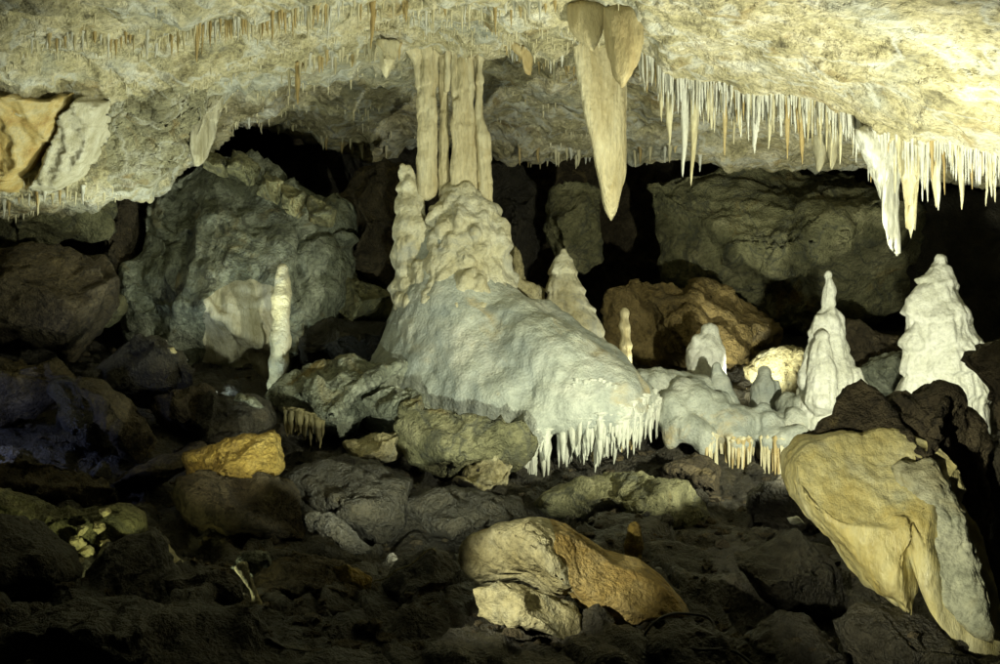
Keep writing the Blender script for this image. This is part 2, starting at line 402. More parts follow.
def ceil_at(u, t):
    """point on the finished ceiling at profile position t"""
    i = np.argmin(abs(c_us - u)); j = np.argmin(abs(c_ts - t))
    return Vector(CGD[i, j])

def ceil_px(u, v, tlo=1.5, thi=9):
    """ceiling point that shows at pixel (u, v)"""
    j0 = np.searchsorted(c_ts, tlo); j1 = np.searchsorted(c_ts, thi)
    dd = (CPX[:, j0:j1, 0] - u) ** 2 + (CPX[:, j0:j1, 1] - v) ** 2
    i, j = np.unravel_index(np.argmin(dd), dd.shape)
    return Vector(CGD[i, j0 + j])

#          A            B           C           D           E           F           G           H           I            J           K
FLOOR = {
 -500: [(1400, 1.5), (900, 2.6), (680, 4.0), (610, 5.0), (540, 6.2), (470, 7.4), (420, 8.4), (370, 9.4), (320, 10.6), (260, 12), (230, 16)],
 0:    [(1400, 1.5), (900, 2.6), (690, 4.2), (625, 5.1), (570, 6.4), (500, 7.6), (440, 8.8), (395, 9.8), (350, 11.0), (320, 13), (300, 17)],
 250:  [(1400, 1.5), (900, 2.6), (690, 4.3), (620, 5.3), (575, 6.6), (530, 7.8), (460, 9.0), (415, 10.0), (375, 11.2), (335, 13.5), (315, 17)],
 420:  [(1400, 1.5), (900, 2.6), (690, 4.3), (625, 5.3), (570, 6.7), (515, 8.2), (470, 9.3), (430, 10.3), (385, 11.6), (345, 13.5), (320, 17)],
 600:  [(1400, 1.5), (900, 2.6), (690, 4.3), (630, 5.3), (560, 6.8), (515, 8.2), (490, 9.2), (440, 10.3), (390, 11.6), (345, 13.5), (320, 17)],
 760:  [(1400, 1.5), (900, 2.6), (690, 4.3), (630, 5.2), (560, 6.6), (525, 8.0), (500, 9.2), (435, 10.3), (395, 11.6), (350, 13.5), (320, 17)],
 1000: [(1400, 1.5), (900, 2.6), (700, 4.2), (640, 5.1), (560, 6.5), (500, 8.0), (455, 9.2), (415, 10.3), (375, 11.6), (340, 13.5), (315, 17)],
 1500: [(1400, 1.5), (900, 2.6), (660, 4.0), (580, 5.0), (500, 6.2), (440, 7.4), (400, 8.4), (360, 9.4), (320, 10.6), (290, 12), (270, 16)],
}
f_us = lerp_steps([(-500, 20), (-60, 420), (1060, 20), (1500, 1)])
f_ts = lerp_steps([(0, 16), (1.6, 300), (9, 12), (10, 1)])
FG = sheet(FLOOR, f_us, f_ts)
fv = FG.reshape(-1, 3); ff = grid_faces(len(f_us), len(f_ts))
fn = normals(fv, ff)
if fn[:, 2].mean() < 0:
    ff = ff[:, ::-1]; fn = -fn
e1, e2, eid = cells(fv * [1.5, 1.2, 1.5] + 0.3 * np.stack([noise(fv * 1.5, 15), noise(fv * 1.5, 16), noise(fv * 1.5, 17)], 1), 4)
lift = (_rnd[eid, 0] - 0.5) * 0.2 * np.clip((e2 - e1) * 10, 0, 1)
e1, e2, eid = cells(fv * [4.2, 3.4, 4.2] + 0.3 * np.stack([noise(fv * 4, 18), noise(fv * 4, 19), noise(fv * 4, 20)], 1), 5)
lift += (_rnd[eid, 0] - 0.5) * 0.10 * np.clip((e2 - e1) * 8, 0, 1)
fd = lift + 0.10 * fbm(fv * 1.3, 4, 11) + 0.05 * fbm(fv * 4, 4, 12, mode=1)
fvd = fv + fn * fd[:, None]
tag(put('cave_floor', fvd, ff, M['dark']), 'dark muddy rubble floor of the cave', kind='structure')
FGD = fvd.reshape(len(f_us), len(f_ts), 3)
FPX = np.stack([500 + F * FGD[..., 0] / FGD[..., 1], 332 - F * (FGD[..., 2] - CZ) / FGD[..., 1]], -1)

# rear and side walls: one bent sheet behind everything
ang = np.linspace(math.radians(-8), math.radians(188), 200)
hh = np.linspace(-2.0, 6.5, 90)
A2, H2 = np.meshgrid(ang, hh, indexing='ij')
wv = np.stack([11.5 * np.cos(A2), 4.0 + 12.5 * np.abs(np.sin(A2)) ** 0.8 * np.sign(np.sin(A2)), H2], -1).reshape(-1, 3)
wf = grid_faces(len(ang), len(hh))
wn = normals(wv, wf)
ctr = np.array([0, 6, 1.5])
if ((ctr - wv) * wn).sum(1).mean() < 0:
    wf = wf[:, ::-1]; wn = -wn
w1, w2, wid = cells(wv * 0.55 + 0.25 * np.stack([noise(wv, 25), noise(wv, 26), noise(wv, 27)], 1), 6)
wdsp = (_rnd[wid, 1] - 0.3) * 0.9 * np.clip((w2 - w1) * 3.5, 0, 1) + 0.25 * fbm(wv * 0.9, 5, 21) + 0.08 * fbm(wv * 3, 3, 22, mode=1)
tag(put('cave_wall', wv + wn * wdsp[:, None], wf, M['brown']), 'dark blocky limestone wall at the back of the cave', kind='structure')

# ------------------------------------------------------------------ rocks: outline with real depth, broken by planes
_ico = {}
def ico(level):
    if level not in _ico:
        bm = bmesh.new(); bmesh.ops.create_icosphere(bm, subdivisions=level, radius=1)
        bm.verts.ensure_lookup_table()
        _ico[level] = (np.array([v.co[:] for v in bm.verts]), np.array([[v.index for v in f.verts] for f in bm.faces]))
        bm.free()
    return _ico[level]

def outline_radius(poly, th):
    """distance from the centre to the outline in each direction"""
    n = len(poly); R = np.zeros(len(th)); dx, dz = np.cos(th), np.sin(th)
    for i in range(n):
        ax, az = poly[i]; bx, bz = poly[(i + 1) % n]
        ex, ez = bx - ax, bz - az
        den = dx * ez - dz * ex
        den = np.where(abs(den) < 1e-9, 1e-9, den)
        t = (ax * ez - az * ex) / den
        s = (ax * dz - az * dx) / den
        ok = (t > 0) & (s >= -1e-6) & (s <= 1 + 1e-6)
        R = np.where(ok & (t > R), t, R)
    return R

def rock_shape(poly, Y, T, seed, level=5, pw=3.0, cuts=9, rough=0.012, strata=0.0, sdir=(0.2, 0.1, 1), sx=0.0, sz=0.0, flute=0.0, ffreq=12.0, crack=0.008, terr=0.014, frac=0.035, center=None):
    W = np.array([[(u - 500) / F * Y, CZ - (v - 332) / F * Y] for u, v in poly])
    if center is None:
        a = W; b_ = np.roll(W, -1, 0); cr = a[:, 0] * b_[:, 1] - b_[:, 0] * a[:, 1]
        c = ((a + b_) * cr[:, None]).sum(0) / (3 * cr.sum())
    else:
        c = np.array([(center[0] - 500) / F * Y, CZ - (center[1] - 332) / F * Y])
    D, faces = ico(level)
    rho = np.hypot(D[:, 0], D[:, 2]); th = np.arctan2(D[:, 2], D[:, 0])
    sup = (rho ** pw + np.abs(D[:, 1]) ** pw) ** (1 / pw)
    rho, dy = rho / sup, D[:, 1] / sup
    q = np.stack([rho * np.cos(th), dy, rho * np.sin(th)], 1)
    rng = np.random.RandomState(seed)
    for k in range(int(cuts * 1.7)):
        n = rng.normal(size=3) * [1.0, 0.75, 1.0]
        if k % 3: n[1] = -abs(n[1]) - 0.35
        n /= np.linalg.norm(n)
        if abs(n[1]) < 0.35: n[1] = -0.5; n /= np.linalg.norm(n)
        h = rng.uniform(0.45, 0.86)
        ex = q @ n - h
        q = q - np.where(ex > 0, ex * 0.985, 0)[:, None] * n
    rc_ = np.hypot(q[:, 0], q[:, 2]) + 1e-9; wk = np.clip(1 - np.abs(dy) / 0.5, 0, 1)
    up_ = 1 + wk * 0.85 * (np.maximum(rho, rc_) / rc_ - 1)
    q[:, 0] *= up_; q[:, 2] *= up_
    R = outline_radius(W - c, th)
    v = np.stack([c[0] + q[:, 0] * R, Y + q[:, 1] * T, c[1] + q[:, 2] * R], 1)
    v[:, 1] += sx * (v[:, 0] - c[0]) + sz * (v[:, 2] - c[1])
    size = float(np.sqrt(abs(np.ptp(W[:, 0]) * np.ptp(W[:, 1]))))
    n = normals(v, faces)
    if ((v - v.mean(0)) * n).sum() < 0:
        n = -n; faces = faces[:, ::-1]
    k = 1.6 / size
    dsp = rough * size * (fbm(v * k * 1.2, 4, seed) + 0.5 * fbm(v * k * 3, 4, seed + 1, mode=1))
    if strata:
        s = v @ np.array(sdir) / np.linalg.norm(sdir) * 14 / size + 1.6 * fbm(v * k, 3, seed + 2)
        dsp += strata * size * (np.abs((s % 1.0) - 0.5) * 2 - 0.5) * (0.5 + 0.5 * noise(v * k * 1.5, seed + 9))
    if flute:
        dsp += flute * size * fbm(v * np.array([ffreq, ffreq * 0.35, 0.9]) / size, 3, seed + 5, mode=2)
    if crack:
        w_ = v * k * 1.3 + 0.4 * np.stack([noise(v * k, seed + 31), noise(v * k, seed + 32), noise(v * k, seed + 33)], 1)
        c1, c2, _ = cells(w_, seed)
        dsp -= crack * size * np.clip(1 - (c2 - c1) * 9, 0, 1)
    if terr and frac:
        ax_ = rng.normal(size=3); ax_ /= np.linalg.norm(ax_)
        for fk, fa in ((0.95, 1.0), (2.3, 0.45)):
            w_ = (v - v.mean(0)) * k * fk
            w_ = w_ + (w_ @ ax_)[:, None] * ax_ * 1.3 + 0.12 * np.stack([noise(v * k * 2, seed + 51), noise(v * k * 2, seed + 52), noise(v * k * 2, seed + 53)], 1)
            c1, c2, ci = cells(w_ + 40, seed + 5)
            dsp += fa * frac * size * ((_rnd[ci, 2] - 0.5) * 2.0 + 0.5 * ((_rnd[ci] - 0.5) * w_).sum(1)) * np.clip((c2 - c1) * 14, 0, 1) - fa * 0.25 * frac * size * np.clip(1 - (c2 - c1) * 16, 0, 1)
    if terr:
        bd = rng.normal(size=3); bd /= np.linalg.norm(bd)
        w_ = v * k * 1.1 + (v @ bd)[:, None] * bd * k * 1.6
        t_ = fbm(w_, 4, seed + 40) * 4.5
        fl = np.floor(t_); x_ = np.clip((t_ - fl - 0.36) / 0.28, 0, 1)
        dsp += terr * size * (fl + x_ * x_ * (3 - 2 * x_))
        t_ = fbm(w_ * 2.7, 3, seed + 44) * 3.5
        fl = np.floor(t_); x_ = np.clip((t_ - fl - 0.36) / 0.28, 0, 1)
        dsp += 0.4 * terr * size * (fl + x_ * x_ * (3 - 2 * x_))
    dsp += 0.008 * size * fbm(v * k * 14, 2, seed + 4)
    return v + n * dsp[:, None], faces

def rock(name, poly, Y, T, mat, label, cat='boulder', seed=0, parent=None, **kw):
    v, f = rock_shape(poly, Y, T, seed, **kw)
    o = put(name, v, f, M[mat], parent)
    if parent is None: tag(o, label, cat)
    elif label: o['label'] = label
    return o

# ------------------------------------------------------------------ dripstone: blended round cones, meshed by surface nets
def nets(f, org, h):
    n = tuple(s - 1 for s in f.shape)
    acc = np.zeros(n + (3,), np.float32); cnt = np.zeros(n, np.float32)
    for a in range(3):
        o1, o2 = [x for x in range(3) if x != a]
        for p in (0, 1):
            for q in (0, 1):
                off = [0, 0, 0]; off[o1] = p; off[o2] = q
                s0 = tuple(slice(off[x], off[x] + n[x]) for x in range(3))
                off2 = list(off); off2[a] += 1
                s1 = tuple(slice(off2[x], off2[x] + n[x]) for x in range(3))
                f0, f1 = f[s0], f[s1]
                m = (f0 < 0) != (f1 < 0)
                t = f0[m] / (f0[m] - f1[m])
                pos = np.tile(np.array(off, np.float32), (len(t), 1)); pos[:, a] += t
                acc[m] += pos; cnt[m] += 1
    act = cnt > 0
    idx = np.full(n, -1, np.int64); idx[act] = np.arange(act.sum())
    cell = np.argwhere(act)
    v = (cell + acc[act] / cnt[act][:, None]) * h + org
    F_ = []
    for a in range(3):
        o1, o2 = (a + 1) % 3, (a + 2) % 3
        s0 = [slice(1, n[x]) for x in range(3)]; s0[a] = slice(0, n[a]); s1 = list(s0); s1[a] = slice(1, n[a] + 1)
        g0, g1 = f[tuple(s0)], f[tuple(s1)]
        m = (g0 < 0) != (g1 < 0)
        e = np.argwhere(m); base = np.zeros_like(e); base[:] = e
        for x in range(3):
            if x != a: base[:, x] += 1
        def cid(d1, d2):
            b = base.copy(); b[:, o1] -= d1; b[:, o2] -= d2
            return idx[b[:, 0], b[:, 1], b[:, 2]]
        q = np.stack([cid(1, 1), cid(0, 1), cid(0, 0), cid(1, 0)], 1)
        neg = (g0[m] < 0)
        q[~neg] = q[~neg][:, ::-1]
        F_.append(q)
    q = np.concatenate(F_)
    return v, q[(q >= 0).all(1)]

def drip_shape(prims, h, k, cut=None):
    """prims: (a, b, ra, rb) round cones in metres"""
    lo = np.min([np.minimum(np.array(a) - ra, np.array(b) - rb) for a, b, ra, rb in prims], 0) - 3 * h - 0.02
    hi = np.max([np.maximum(np.array(a) + ra, np.array(b) + rb) for a, b, ra, rb in prims], 0) + 3 * h + 0.02
    n = np.ceil((hi - lo) / h).astype(int) + 1
    ax = [lo[i] + np.arange(n[i]) * h for i in range(3)]
    f = np.full(tuple(n), 1.0, np.float32)
    for a, b, ra, rb in prims:
        a = np.array(a, float); b = np.array(b, float); m = k + 2 * h
        l2 = np.minimum(a - ra, b - rb) - m; h2 = np.maximum(a + ra, b + rb) + m
        i0 = np.clip(np.floor((l2 - lo) / h).astype(int), 0, n - 1); i1 = np.clip(np.ceil((h2 - lo) / h).astype(int) + 1, 1, n)
        X = ax[0][i0[0]:i1[0], None, None]; Yv = ax[1][None, i0[1]:i1[1], None]; Z = ax[2][None, None, i0[2]:i1[2]]
        ab = b - a; L2 = max(ab @ ab, 1e-9)
        t = np.clip(((X - a[0]) * ab[0] + (Yv - a[1]) * ab[1] + (Z - a[2]) * ab[2]) / L2, 0, 1)
        dd = np.sqrt((X - a[0] - t * ab[0]) ** 2 + (Yv - a[1] - t * ab[1]) ** 2 + (Z - a[2] - t * ab[2]) ** 2) - (ra + (rb - ra) * t)
        sl = (slice(i0[0], i1[0]), slice(i0[1], i1[1]), slice(i0[2], i1[2]))
        g = f[sl]
        hh_ = np.clip(k - np.abs(g - dd), 0, None) / k
        f[sl] = np.minimum(g, dd) - hh_ * hh_ * k * 0.25
    if cut is not None:
        X, Yv, Z = np.meshgrid(*ax, indexing='ij', sparse=True)
        f = np.maximum(f, (cut(X, Yv, Z)).astype(np.float32))
    return nets(f, lo, h)

def drip(name, prims, h, k, mat, parent=None, seed=0, knob=0.0, knobs=6.0, flute=0.0, flutes=9.0, ring=0.0, rings=14.0, rough=0.01, cut=None, soft=1, tier=0.0, tiers=4.0):
    v, f = drip_shape(prims, h, k, cut)
    for _ in range(soft):
        s = np.zeros_like(v); c = np.zeros(len(v))
        for a, b in ((0, 1), (1, 2), (2, 3), (3, 0)):
            for cc in range(3):
                s[:, cc] += np.bincount(f[:, a], v[f[:, b], cc], len(v)) + np.bincount(f[:, b], v[f[:, a], cc], len(v))
            c += np.bincount(f[:, a], minlength=len(v)) + np.bincount(f[:, b], minlength=len(v))
        v = 0.5 * v + 0.5 * s / c[:, None]
    n = normals(v, f)
    dsp = rough * fbm(v * 5, 4, seed)
    if knob:
        d1_, d2_, _ = cells(v * knobs * [1, 1, 0.7] + 0.3 * np.stack([noise(v * knobs * .7, seed + 1), noise(v * knobs * .7, seed + 2), noise(v * knobs * .7, seed + 3)], 1), seed)
        dsp += knob * (0.55 - d1_) * np.clip(0.75 + 0.9 * noise(v * 2.3, seed + 8), 0.1, 1.5)
    if flute:
        dsp += flute * fbm(v * [flutes, flutes, flutes * 0.12], 3, seed + 4, mode=2) * np.clip(1.2 - np.abs(n[:, 2]), 0, 1)
    if tier:
        ph = v[:, 2] * tiers + 0.55 * noise(v * 2.2, seed + 11) + 0.16 * fbm(v * [11, 11, 2], 2, seed + 12, mode=2)
        sw = ph - np.floor(ph)
        dsp += tier * (np.clip((1 - sw), 0, 1) ** 0.8 * np.clip(sw * 8, 0, 1) - 0.35) * (0.55 + 0.6 * noise(v * 1.3, seed + 13)) * np.clip(1.3 - np.abs(n[:, 2]), 0, 1)
    if ring:
        dsp += ring * np.sin(v[:, 2] * rings * 6.28 + 3.0 * noise(v * 3, seed + 6)) * np.clip(0.4 + noise(v * 1.7, seed + 7), 0, 1)
    return put(name, v + n * dsp[:, None], f, M[mat], parent)

def RC(a, b, ra, rb):
    """round cone given by two pixels with distance, radii in pixels"""
    return (P(*a), P(*b), ra * a[2] / F, rb * b[2] / F)

# ------------------------------------------------------------------ stalactite pieces (shared meshes)
random.seed(5)
STAL = {}
def stal_mesh(mat, k):
    rng = np.random.RandomState(100 + k)
    ns, rings = 7, [0, 0.04, 0.12, 0.3, 0.5, 0.7, 0.86, 0.96]
    rad = [1.9, 1.45, 1.1, 0.95 - 0.1 * rng.rand(), 0.75 + 0.1 * rng.rand(), 0.5 + 0.15 * rng.rand(), 0.34, 0.2]
    vs = []; off = np.zeros(2)
    for z, r in zip(rings, rad):
        off = off + rng.normal(size=2) * 0.09
        for s in range(ns):
            a = 2 * math.pi * s / ns + z * 0.8
            rr = r * (1 + 0.16 * rng.normal())
            vs.append((off[0] + rr * math.cos(a), off[1] + rr * math.sin(a), -z))
    vs.append((off[0], off[1], -1.0))
    fs = []
    for i in range(len(rings) - 1):
        for s in range(ns):
            a = i * ns + s; b = i * ns + (s + 1) % ns
            fs += [(a, a + ns, b), (b, a + ns, b + ns)]
    t = len(vs) - 1; l = (len(rings) - 1) * ns
    for s in range(ns): fs.append((l + s, t, l + (s + 1) % ns))
    vs.append((0, 0, 0.06)); t = len(vs) - 1
    for s in range(ns): fs.append((t, s, (s + 1) % ns))
    return mesh_data('stalactite', np.array(vs), np.array(fs), M[mat])
for mname in ('stal_cream', 'stal_white', 'stal_ochre', 'stal_mound', 'stal_brown'):
    STAL[mname] = [stal_mesh(mname, k) for k in range(6)]

def stalactite(root, length, width, mat, parent, up=0.03):
    o = bpy.data.objects.new('stalactite', random.choice(STAL[mat]))
    col.objects.link(o)
    o.parent = parent
    o.location = Vector(root) + Vector((0, 0, up)) - parent.location
    o.rotation_euler = (random.uniform(-.03, .03), random.uniform(-.03, .03), random.uniform(0, 6.28))
    o.scale = (width / 2, width / 2, length + up)
    return o

def coat(name, body, poly, mat, parent, label, thick=0.04, flute=0.03, freq=9.0, seed=0, mask=None, out=None, slant=0.0, base=None):
    """thin crust that follows the skin of a finished rock inside an outline, ribbed like a drapery"""
    w = SURF[body.name]; f = np.array([list(p.vertices) for p in body.data.polygons])
    n = normals(w, f)
    pu = 500 + F * w[:, 0] / w[:, 1]; pv = 332 - F * (w[:, 2] - CZ) / w[:, 1]
    C = np.array(poly, float); c = C.mean(0)
    th = np.arctan2(pv - c[1], pu - c[0]); r = np.hypot(pu - c[0], pv - c[1])
    q = r / np.maximum(outline_radius(C - c, th), 1e-6) + 0.12 * noise(np.stack([pu / 14, pv / 14, pu * 0], 1), seed)
    keep = (q < 1.08) & ((n[:, 1] < 0.2) if base is None else True)
    if mask is not None: keep &= mask
    ff_ = f[keep[f].all(1)]
    used = np.unique(ff_); mp_ = np.full(len(w), -1); mp_[used] = np.arange(len(used))
    dv = n if out is None else np.tile(np.array(out) / np.linalg.norm(out), (len(w), 1))
    ph = (w[:, 0] + slant * w[:, 2]) * freq + 0.5 * noise(w * [2.5, 2.5, 0.8], seed + 1) + 0.25 * noise(w * [7, 7, 1.5], seed + 2)
    rib = 0.6 - np.abs(np.sin(ph)) + 0.35 * (0.6 - np.abs(np.sin(ph * 2.7 + 1)))
    e_ = np.clip((1.0 - q) * 4, -0.4, 1)
    h_ = thick * e_ + flute * np.clip(e_, 0, 1) * rib * (0.6 + 0.6 * noise(w * [3, 3, 1], seed + 3))
    o = put(name, ((w if base is None else base) + dv * h_[:, None])[used], mp_[ff_], M[mat], parent)
    if label: o['label'] = label
    return o

# ================================================================== CEILING FORMATIONS
# --- fringe along the right ceiling ledge
fr = thing('stalactite_fringe', 'long dense fringe of cream and white stalactites along the right ceiling ledge', 'stalactites', ceil_at(800, 5))
for k in range(280):
    u = 640 + 430 * (k + random.random()) / 280
    back = random.random()
    t = 4.9 + 0.55 * back ** 1.5
    p = ceil_at(u, t)
    px = p.y / F
    base = np.interp(u, [640, 680, 760, 820, 860, 920, 1000], [26, 34, 36, 34, 44, 40, 34])
    L_ = base * (0.22 + 1.25 * random.random() ** 1.8) * px
    stalactite(p, L_, random.uniform(2.4, 4.0) * px * (0.7 + 0.6 * L_ / (base * px)), random.choices(['stal_cream', 'stal_white', 'stal_ochre'], [5, 3 if u < 840 else 5, 1.2])[0], fr)
for u, vt, w, mt in [(672, 147, 9, 'stal_cream'), (689, 178, 10, 'stal_white'), (699, 186, 9, 'stal_cream'), (714, 130, 7, 'stal_cream'), (727, 157, 6, 'stal_ochre'),
                     (757, 154, 10, 'stal_white'), (773, 150, 6, 'stal_cream'), (788, 160, 6, 'stal_ochre'), (797, 165, 7, 'stal_ochre'), (744, 135, 7, 'stal_cream'),
                     (935, 208, 9, 'stal_cream'), (939, 211, 8, 'stal_white'), (962, 210, 8, 'stal_cream'), (928, 190, 7, 'stal_cream'), (664, 122, 6, 'stal_cream'), (980, 185, 6, 'stal_white')]:
    p = ceil_at(u, 5.05); px = p.y / F
    v0 = 332 - (p.z - CZ) / px
    stalactite(p, (vt - v0) * px, w * px, mt, fr)

def fringe(label, pts, n, lens, wid, mats, t=None, jv=6, seed=1, pos=None):
    """stalactites along a pixel polyline on the ceiling"""
    random.seed(seed)
    us = [p[0] for p in pts]; vs = [p[1] for p in pts]
    e = thing('stalactite_fringe', label, 'stalactites', ceil_px(us[len(us) // 2], vs[len(vs) // 2]))
    for k in range(n):
        u = us[0] + (us[-1] - us[0]) * (k + random.random()) / n
        v = np.interp(u, us, vs) + random.uniform(-jv, jv)
        p = ceil_px(u, v); px = p.y / F
        stalactite(p, random.uniform(*lens) * px * (1.5 if random.random() < 0.1 else 1), random.uniform(*wid) * px, random.choice(mats), e)
    return e
CW = ['stal_cream', 'stal_cream', 'stal_white', 'stal_ochre']
fringe('fringe of thin ochre and cream stalactites along the upper left ceiling ledge', [(178, 30), (240, 18), (330, 6)], 60, (12, 26), (2.5, 4.2), CW + ['stal_ochre'], jv=3, seed=11)
fringe('short white stalactites at the far left under the upper ledge', [(30, 38), (100, 36), (175, 36)], 36, (8, 18), (2.5, 4.5), CW, jv=5, seed=12)
fringe('row of short stalactites hanging above the left end of the columns', [(300, 60), (350, 52), (400, 42)], 24, (10, 20), (3, 5), CW, jv=5, seed=13)
fringe('short stalactites along the top middle of the ceiling', [(330, 4), (440, 8), (560, 6)], 44, (8, 20), (2.5, 4.5), CW, jv=5, seed=14)
fringe('small stalactites on the rear ceiling lip behind the hanging slab', [(505, 150), (540, 152), (600, 150), (680, 150)], 34, (6, 18), (3, 5), CW, jv=4, seed=15)
fringe('small pale stalactites on the rear ceiling lip above the dark left hole', [(232, 118), (290, 126), (345, 146), (400, 145)], 20, (5, 12), (3, 5), CW, jv=3, seed=16)
fringe('small dripping stalactites under the far left wall bulge', [(2, 200), (40, 196), (90, 186)], 22, (6, 16), (2.5, 4), CW, jv=4, seed=17)
fringe('thin stalactites on the middle ceiling between columns and hanging slab', [(505, 45), (545, 60), (580, 62)], 22, (6, 14), (2.5, 4), CW, jv=6, seed=18)

def single(u, v0, v1, w, mat, label):
    p = ceil_px(u, v0); px = p.y / F
    e = thing('stalactite', label, 'stalactite', p)
    random.seed(int(u))
    stalactite(p, (v1 - v0) * px, w * px, mat, e)['label'] = label
    e.name = 'long_stalactite'
single(197, 30, 63, 5.5, 'stal_ochre', 'single long ochre stalactite under the upper left fringe')
single(298, 68, 106, 6, 'stal_ochre', 'long ochre stalactite hanging above the dark left hole')
single(373, 2, 50, 6, 'stal_ochre', 'long thin ochre stalactite at the top left of the columns')
single(406, 2, 22, 6, 'stal_ochre', 'short ochre stalactite at the very top above the columns')
single(290, 70, 98, 3.5, 'stal_cream', 'thin cream stalactite beside the long ochre one above the left hole')
single(700, 155, 172, 4, 'stal_white', 'tiny white stalactite on the rear ceiling right of the hanging slab')
single(823, 128, 172, 22, 'stal_cream', 'stubby cream stalactite hanging behind the right fringe, left one of two')
single(833, 130, 170, 15, 'stal_cream', 'stubby cream stalactite hanging behind the right fringe, right one of two')

# --- countless tiny drips all over the left and middle ceiling, and between the long ones of the right ledge
random.seed(31)
def tiny_drips(name, n, pick, lens, wid, mat):
    V_, F_ = [], []
    for k in range(n):
        p = np.array(pick()); px = p[1] / F
        L_ = (lens[0] + (lens[1] - lens[0]) * random.random() ** 2) * px; w_ = random.uniform(*wid) * px / 2; a0 = random.random() * 6
        b0 = len(V_) * 0 + sum(len(x) for x in V_)
        ring = [[p[0] + w_ * r * math.cos(a0 + 1.257 * i), p[1] + w_ * r * math.sin(a0 + 1.257 * i), p[2] + 0.03 - (L_ + 0.03) * z] for z, r in ((0, 1.5), (0.3, 0.9), (0.75, 0.5)) for i in range(5)]
        V_.append(np.array(ring + [[p[0], p[1], p[2] - L_]]))
        for r_ in (0, 5):
            for i in range(5):
                a_, b_ = b0 + r_ + i, b0 + r_ + (i + 1) % 5
                F_ += [(a_, a_ + 5, b_), (b_, a_ + 5, b_ + 5)]
        F_ += [(b0 + 10 + i, b0 + 15, b0 + 10 + (i + 1) % 5) for i in range(5)]
    o = put(name, np.concatenate(V_), np.array(F_), M[mat], ceiling)
    return tag(o, kind='stuff')
def pick_left():
    while True:
        i = random.randrange(len(c_us)); j = random.randrange(30, 330)
        if -20 < c_us[i] < 640 and cvd.reshape(CGD.shape)[i, j, 1] > 7: 
            a_, b_ = CGD[i, j], CGD[i, min(j + 3, len(c_ts) - 1)]
            c_ = CGD[i, max(j - 3, 0)]
            if a_[2] < b_[2] + 0.01 and a_[2] < c_[2] + 0.02: return a_
tiny_drips('tiny_drips', 1100, pick_left, (3, 11), (1.6, 3.2), 'stal_cream')
def pick_right():
    u = random.uniform(640, 1075); return ceil_at(u, 4.84 + 0.55 * random.random())
tiny_drips('tiny_drips', 1150, pick_right, (8, 38), (1.8, 4.2), 'stal_white')

# --- hanging slab and flaps
hs = thing('hanging_dripstone', 'great pointed cream dripstone slab hanging from the ceiling between two fringes', 'drapery', ceil_px(600, 50))
rock('slab', [(570, 40), (600, 36), (630, 40), (628, 130), (627, 175), (619, 205), (612, 221), (604, 210), (596, 170), (585, 120), (577, 85)], 9.2, 0.10, 'column', 'large flat pointed slab',
     terr=0, crack=0, seed=3, parent=hs, level=6, pw=2.5, cuts=0, rough=0.01, flute=0.022, ffreq=8, center=(603, 100), sx=0.5)
rock('flap', [(566, 2), (585, 0), (606, 6), (604, 25), (600, 40), (593, 52), (580, 40), (570, 28)], 7.75, 0.10, 'slab_brown', 'small brown flap left of the upper tongue', terr=0, crack=0, seed=4, parent=hs, level=4, cuts=0, rough=0.01, flute=0.02, sx=-0.4)
rock('tongue', [(602, 8), (615, 4), (642, 6), (644, 40), (640, 60), (630, 80), (622, 88), (615, 78), (608, 55)], 7.6, 0.12, 'slab_brown', 'ochre folded tongue in front of the slab', terr=0, crack=0, seed=6, parent=hs, level=5, cuts=0, rough=0.01, flute=0.05, ffreq=6)

# --- white drapery at the right
wdp = thing('white_drapery', 'bright white tapering drapery hanging lowest from the right ceiling ledge', 'drapery', ceil_at(880, 5))
rock('blade', [(850, 132), (880, 122), (905, 125), (905, 170), (903, 220), (905, 250), (900, 258), (893, 238), (884, 205), (870, 172), (858, 152)], 8.1, 0.09, 'stal_white', None, terr=0, crack=0, seed=7, parent=wdp, cuts=2, rough=0.02, flute=0.025, center=(885, 165), sx=0.4)
rock('strand', [(903, 132), (922, 132), (919, 170), (916, 215), (916, 240), (912, 243), (908, 220), (903, 180)], 8.0, 0.06, 'stal_cream', None, terr=0, crack=0, seed=8, parent=wdp, level=4, cuts=2, rough=0.03, flute=0.03)

# --- left draperies
low = (tt > 4.7) & (tt < 7.6)
dl = thing('ochre_drapery', 'ochre orange ribbed drapery curtain at the far left under the ceiling ledge', 'drapery', ceil_px(40, 100))
coat('curtain', ceiling, [(-20, 118), (10, 104), (48, 98), (78, 94), (76, 112), (62, 138), (46, 156), (30, 178), (10, 192), (-20, 180)], 'drape_ochre', dl, None, 0.34, 0.10, 15, 9, low, (0.1, -1, -0.2), -0.35, cv)
dp = thing('pale_drapery', 'pale finely fluted drapery sloping beside the ochre curtain at the left', 'drapery', ceil_px(80, 100))
coat('curtain', ceiling, [(70, 106), (90, 98), (112, 99), (106, 125), (100, 152), (86, 176), (60, 200), (30, 197), (44, 162), (60, 134)], 'drape_pale', dp, None, 0.31, 0.06, 27, 10, low, (0.1, -1, -0.2), -0.55, cv)
wb = thing('wall_bulge', 'olive brown rock bulge between the left draperies and the grey blade', 'rock', ceil_px(150, 150))
coat('bulge', ceiling, [(108, 104), (150, 94), (190, 86), (208, 90), (206, 120), (198, 148), (184, 170), (150, 188), (112, 194), (104, 165)], 'olive_calcite', wb, None, 0.05, 0.02, 4, 161, low)
dg = thing('grey_drapery', 'dark grey streaked drapery blade pointing down over the big left boulder', 'drapery', ceil_px(210, 80))
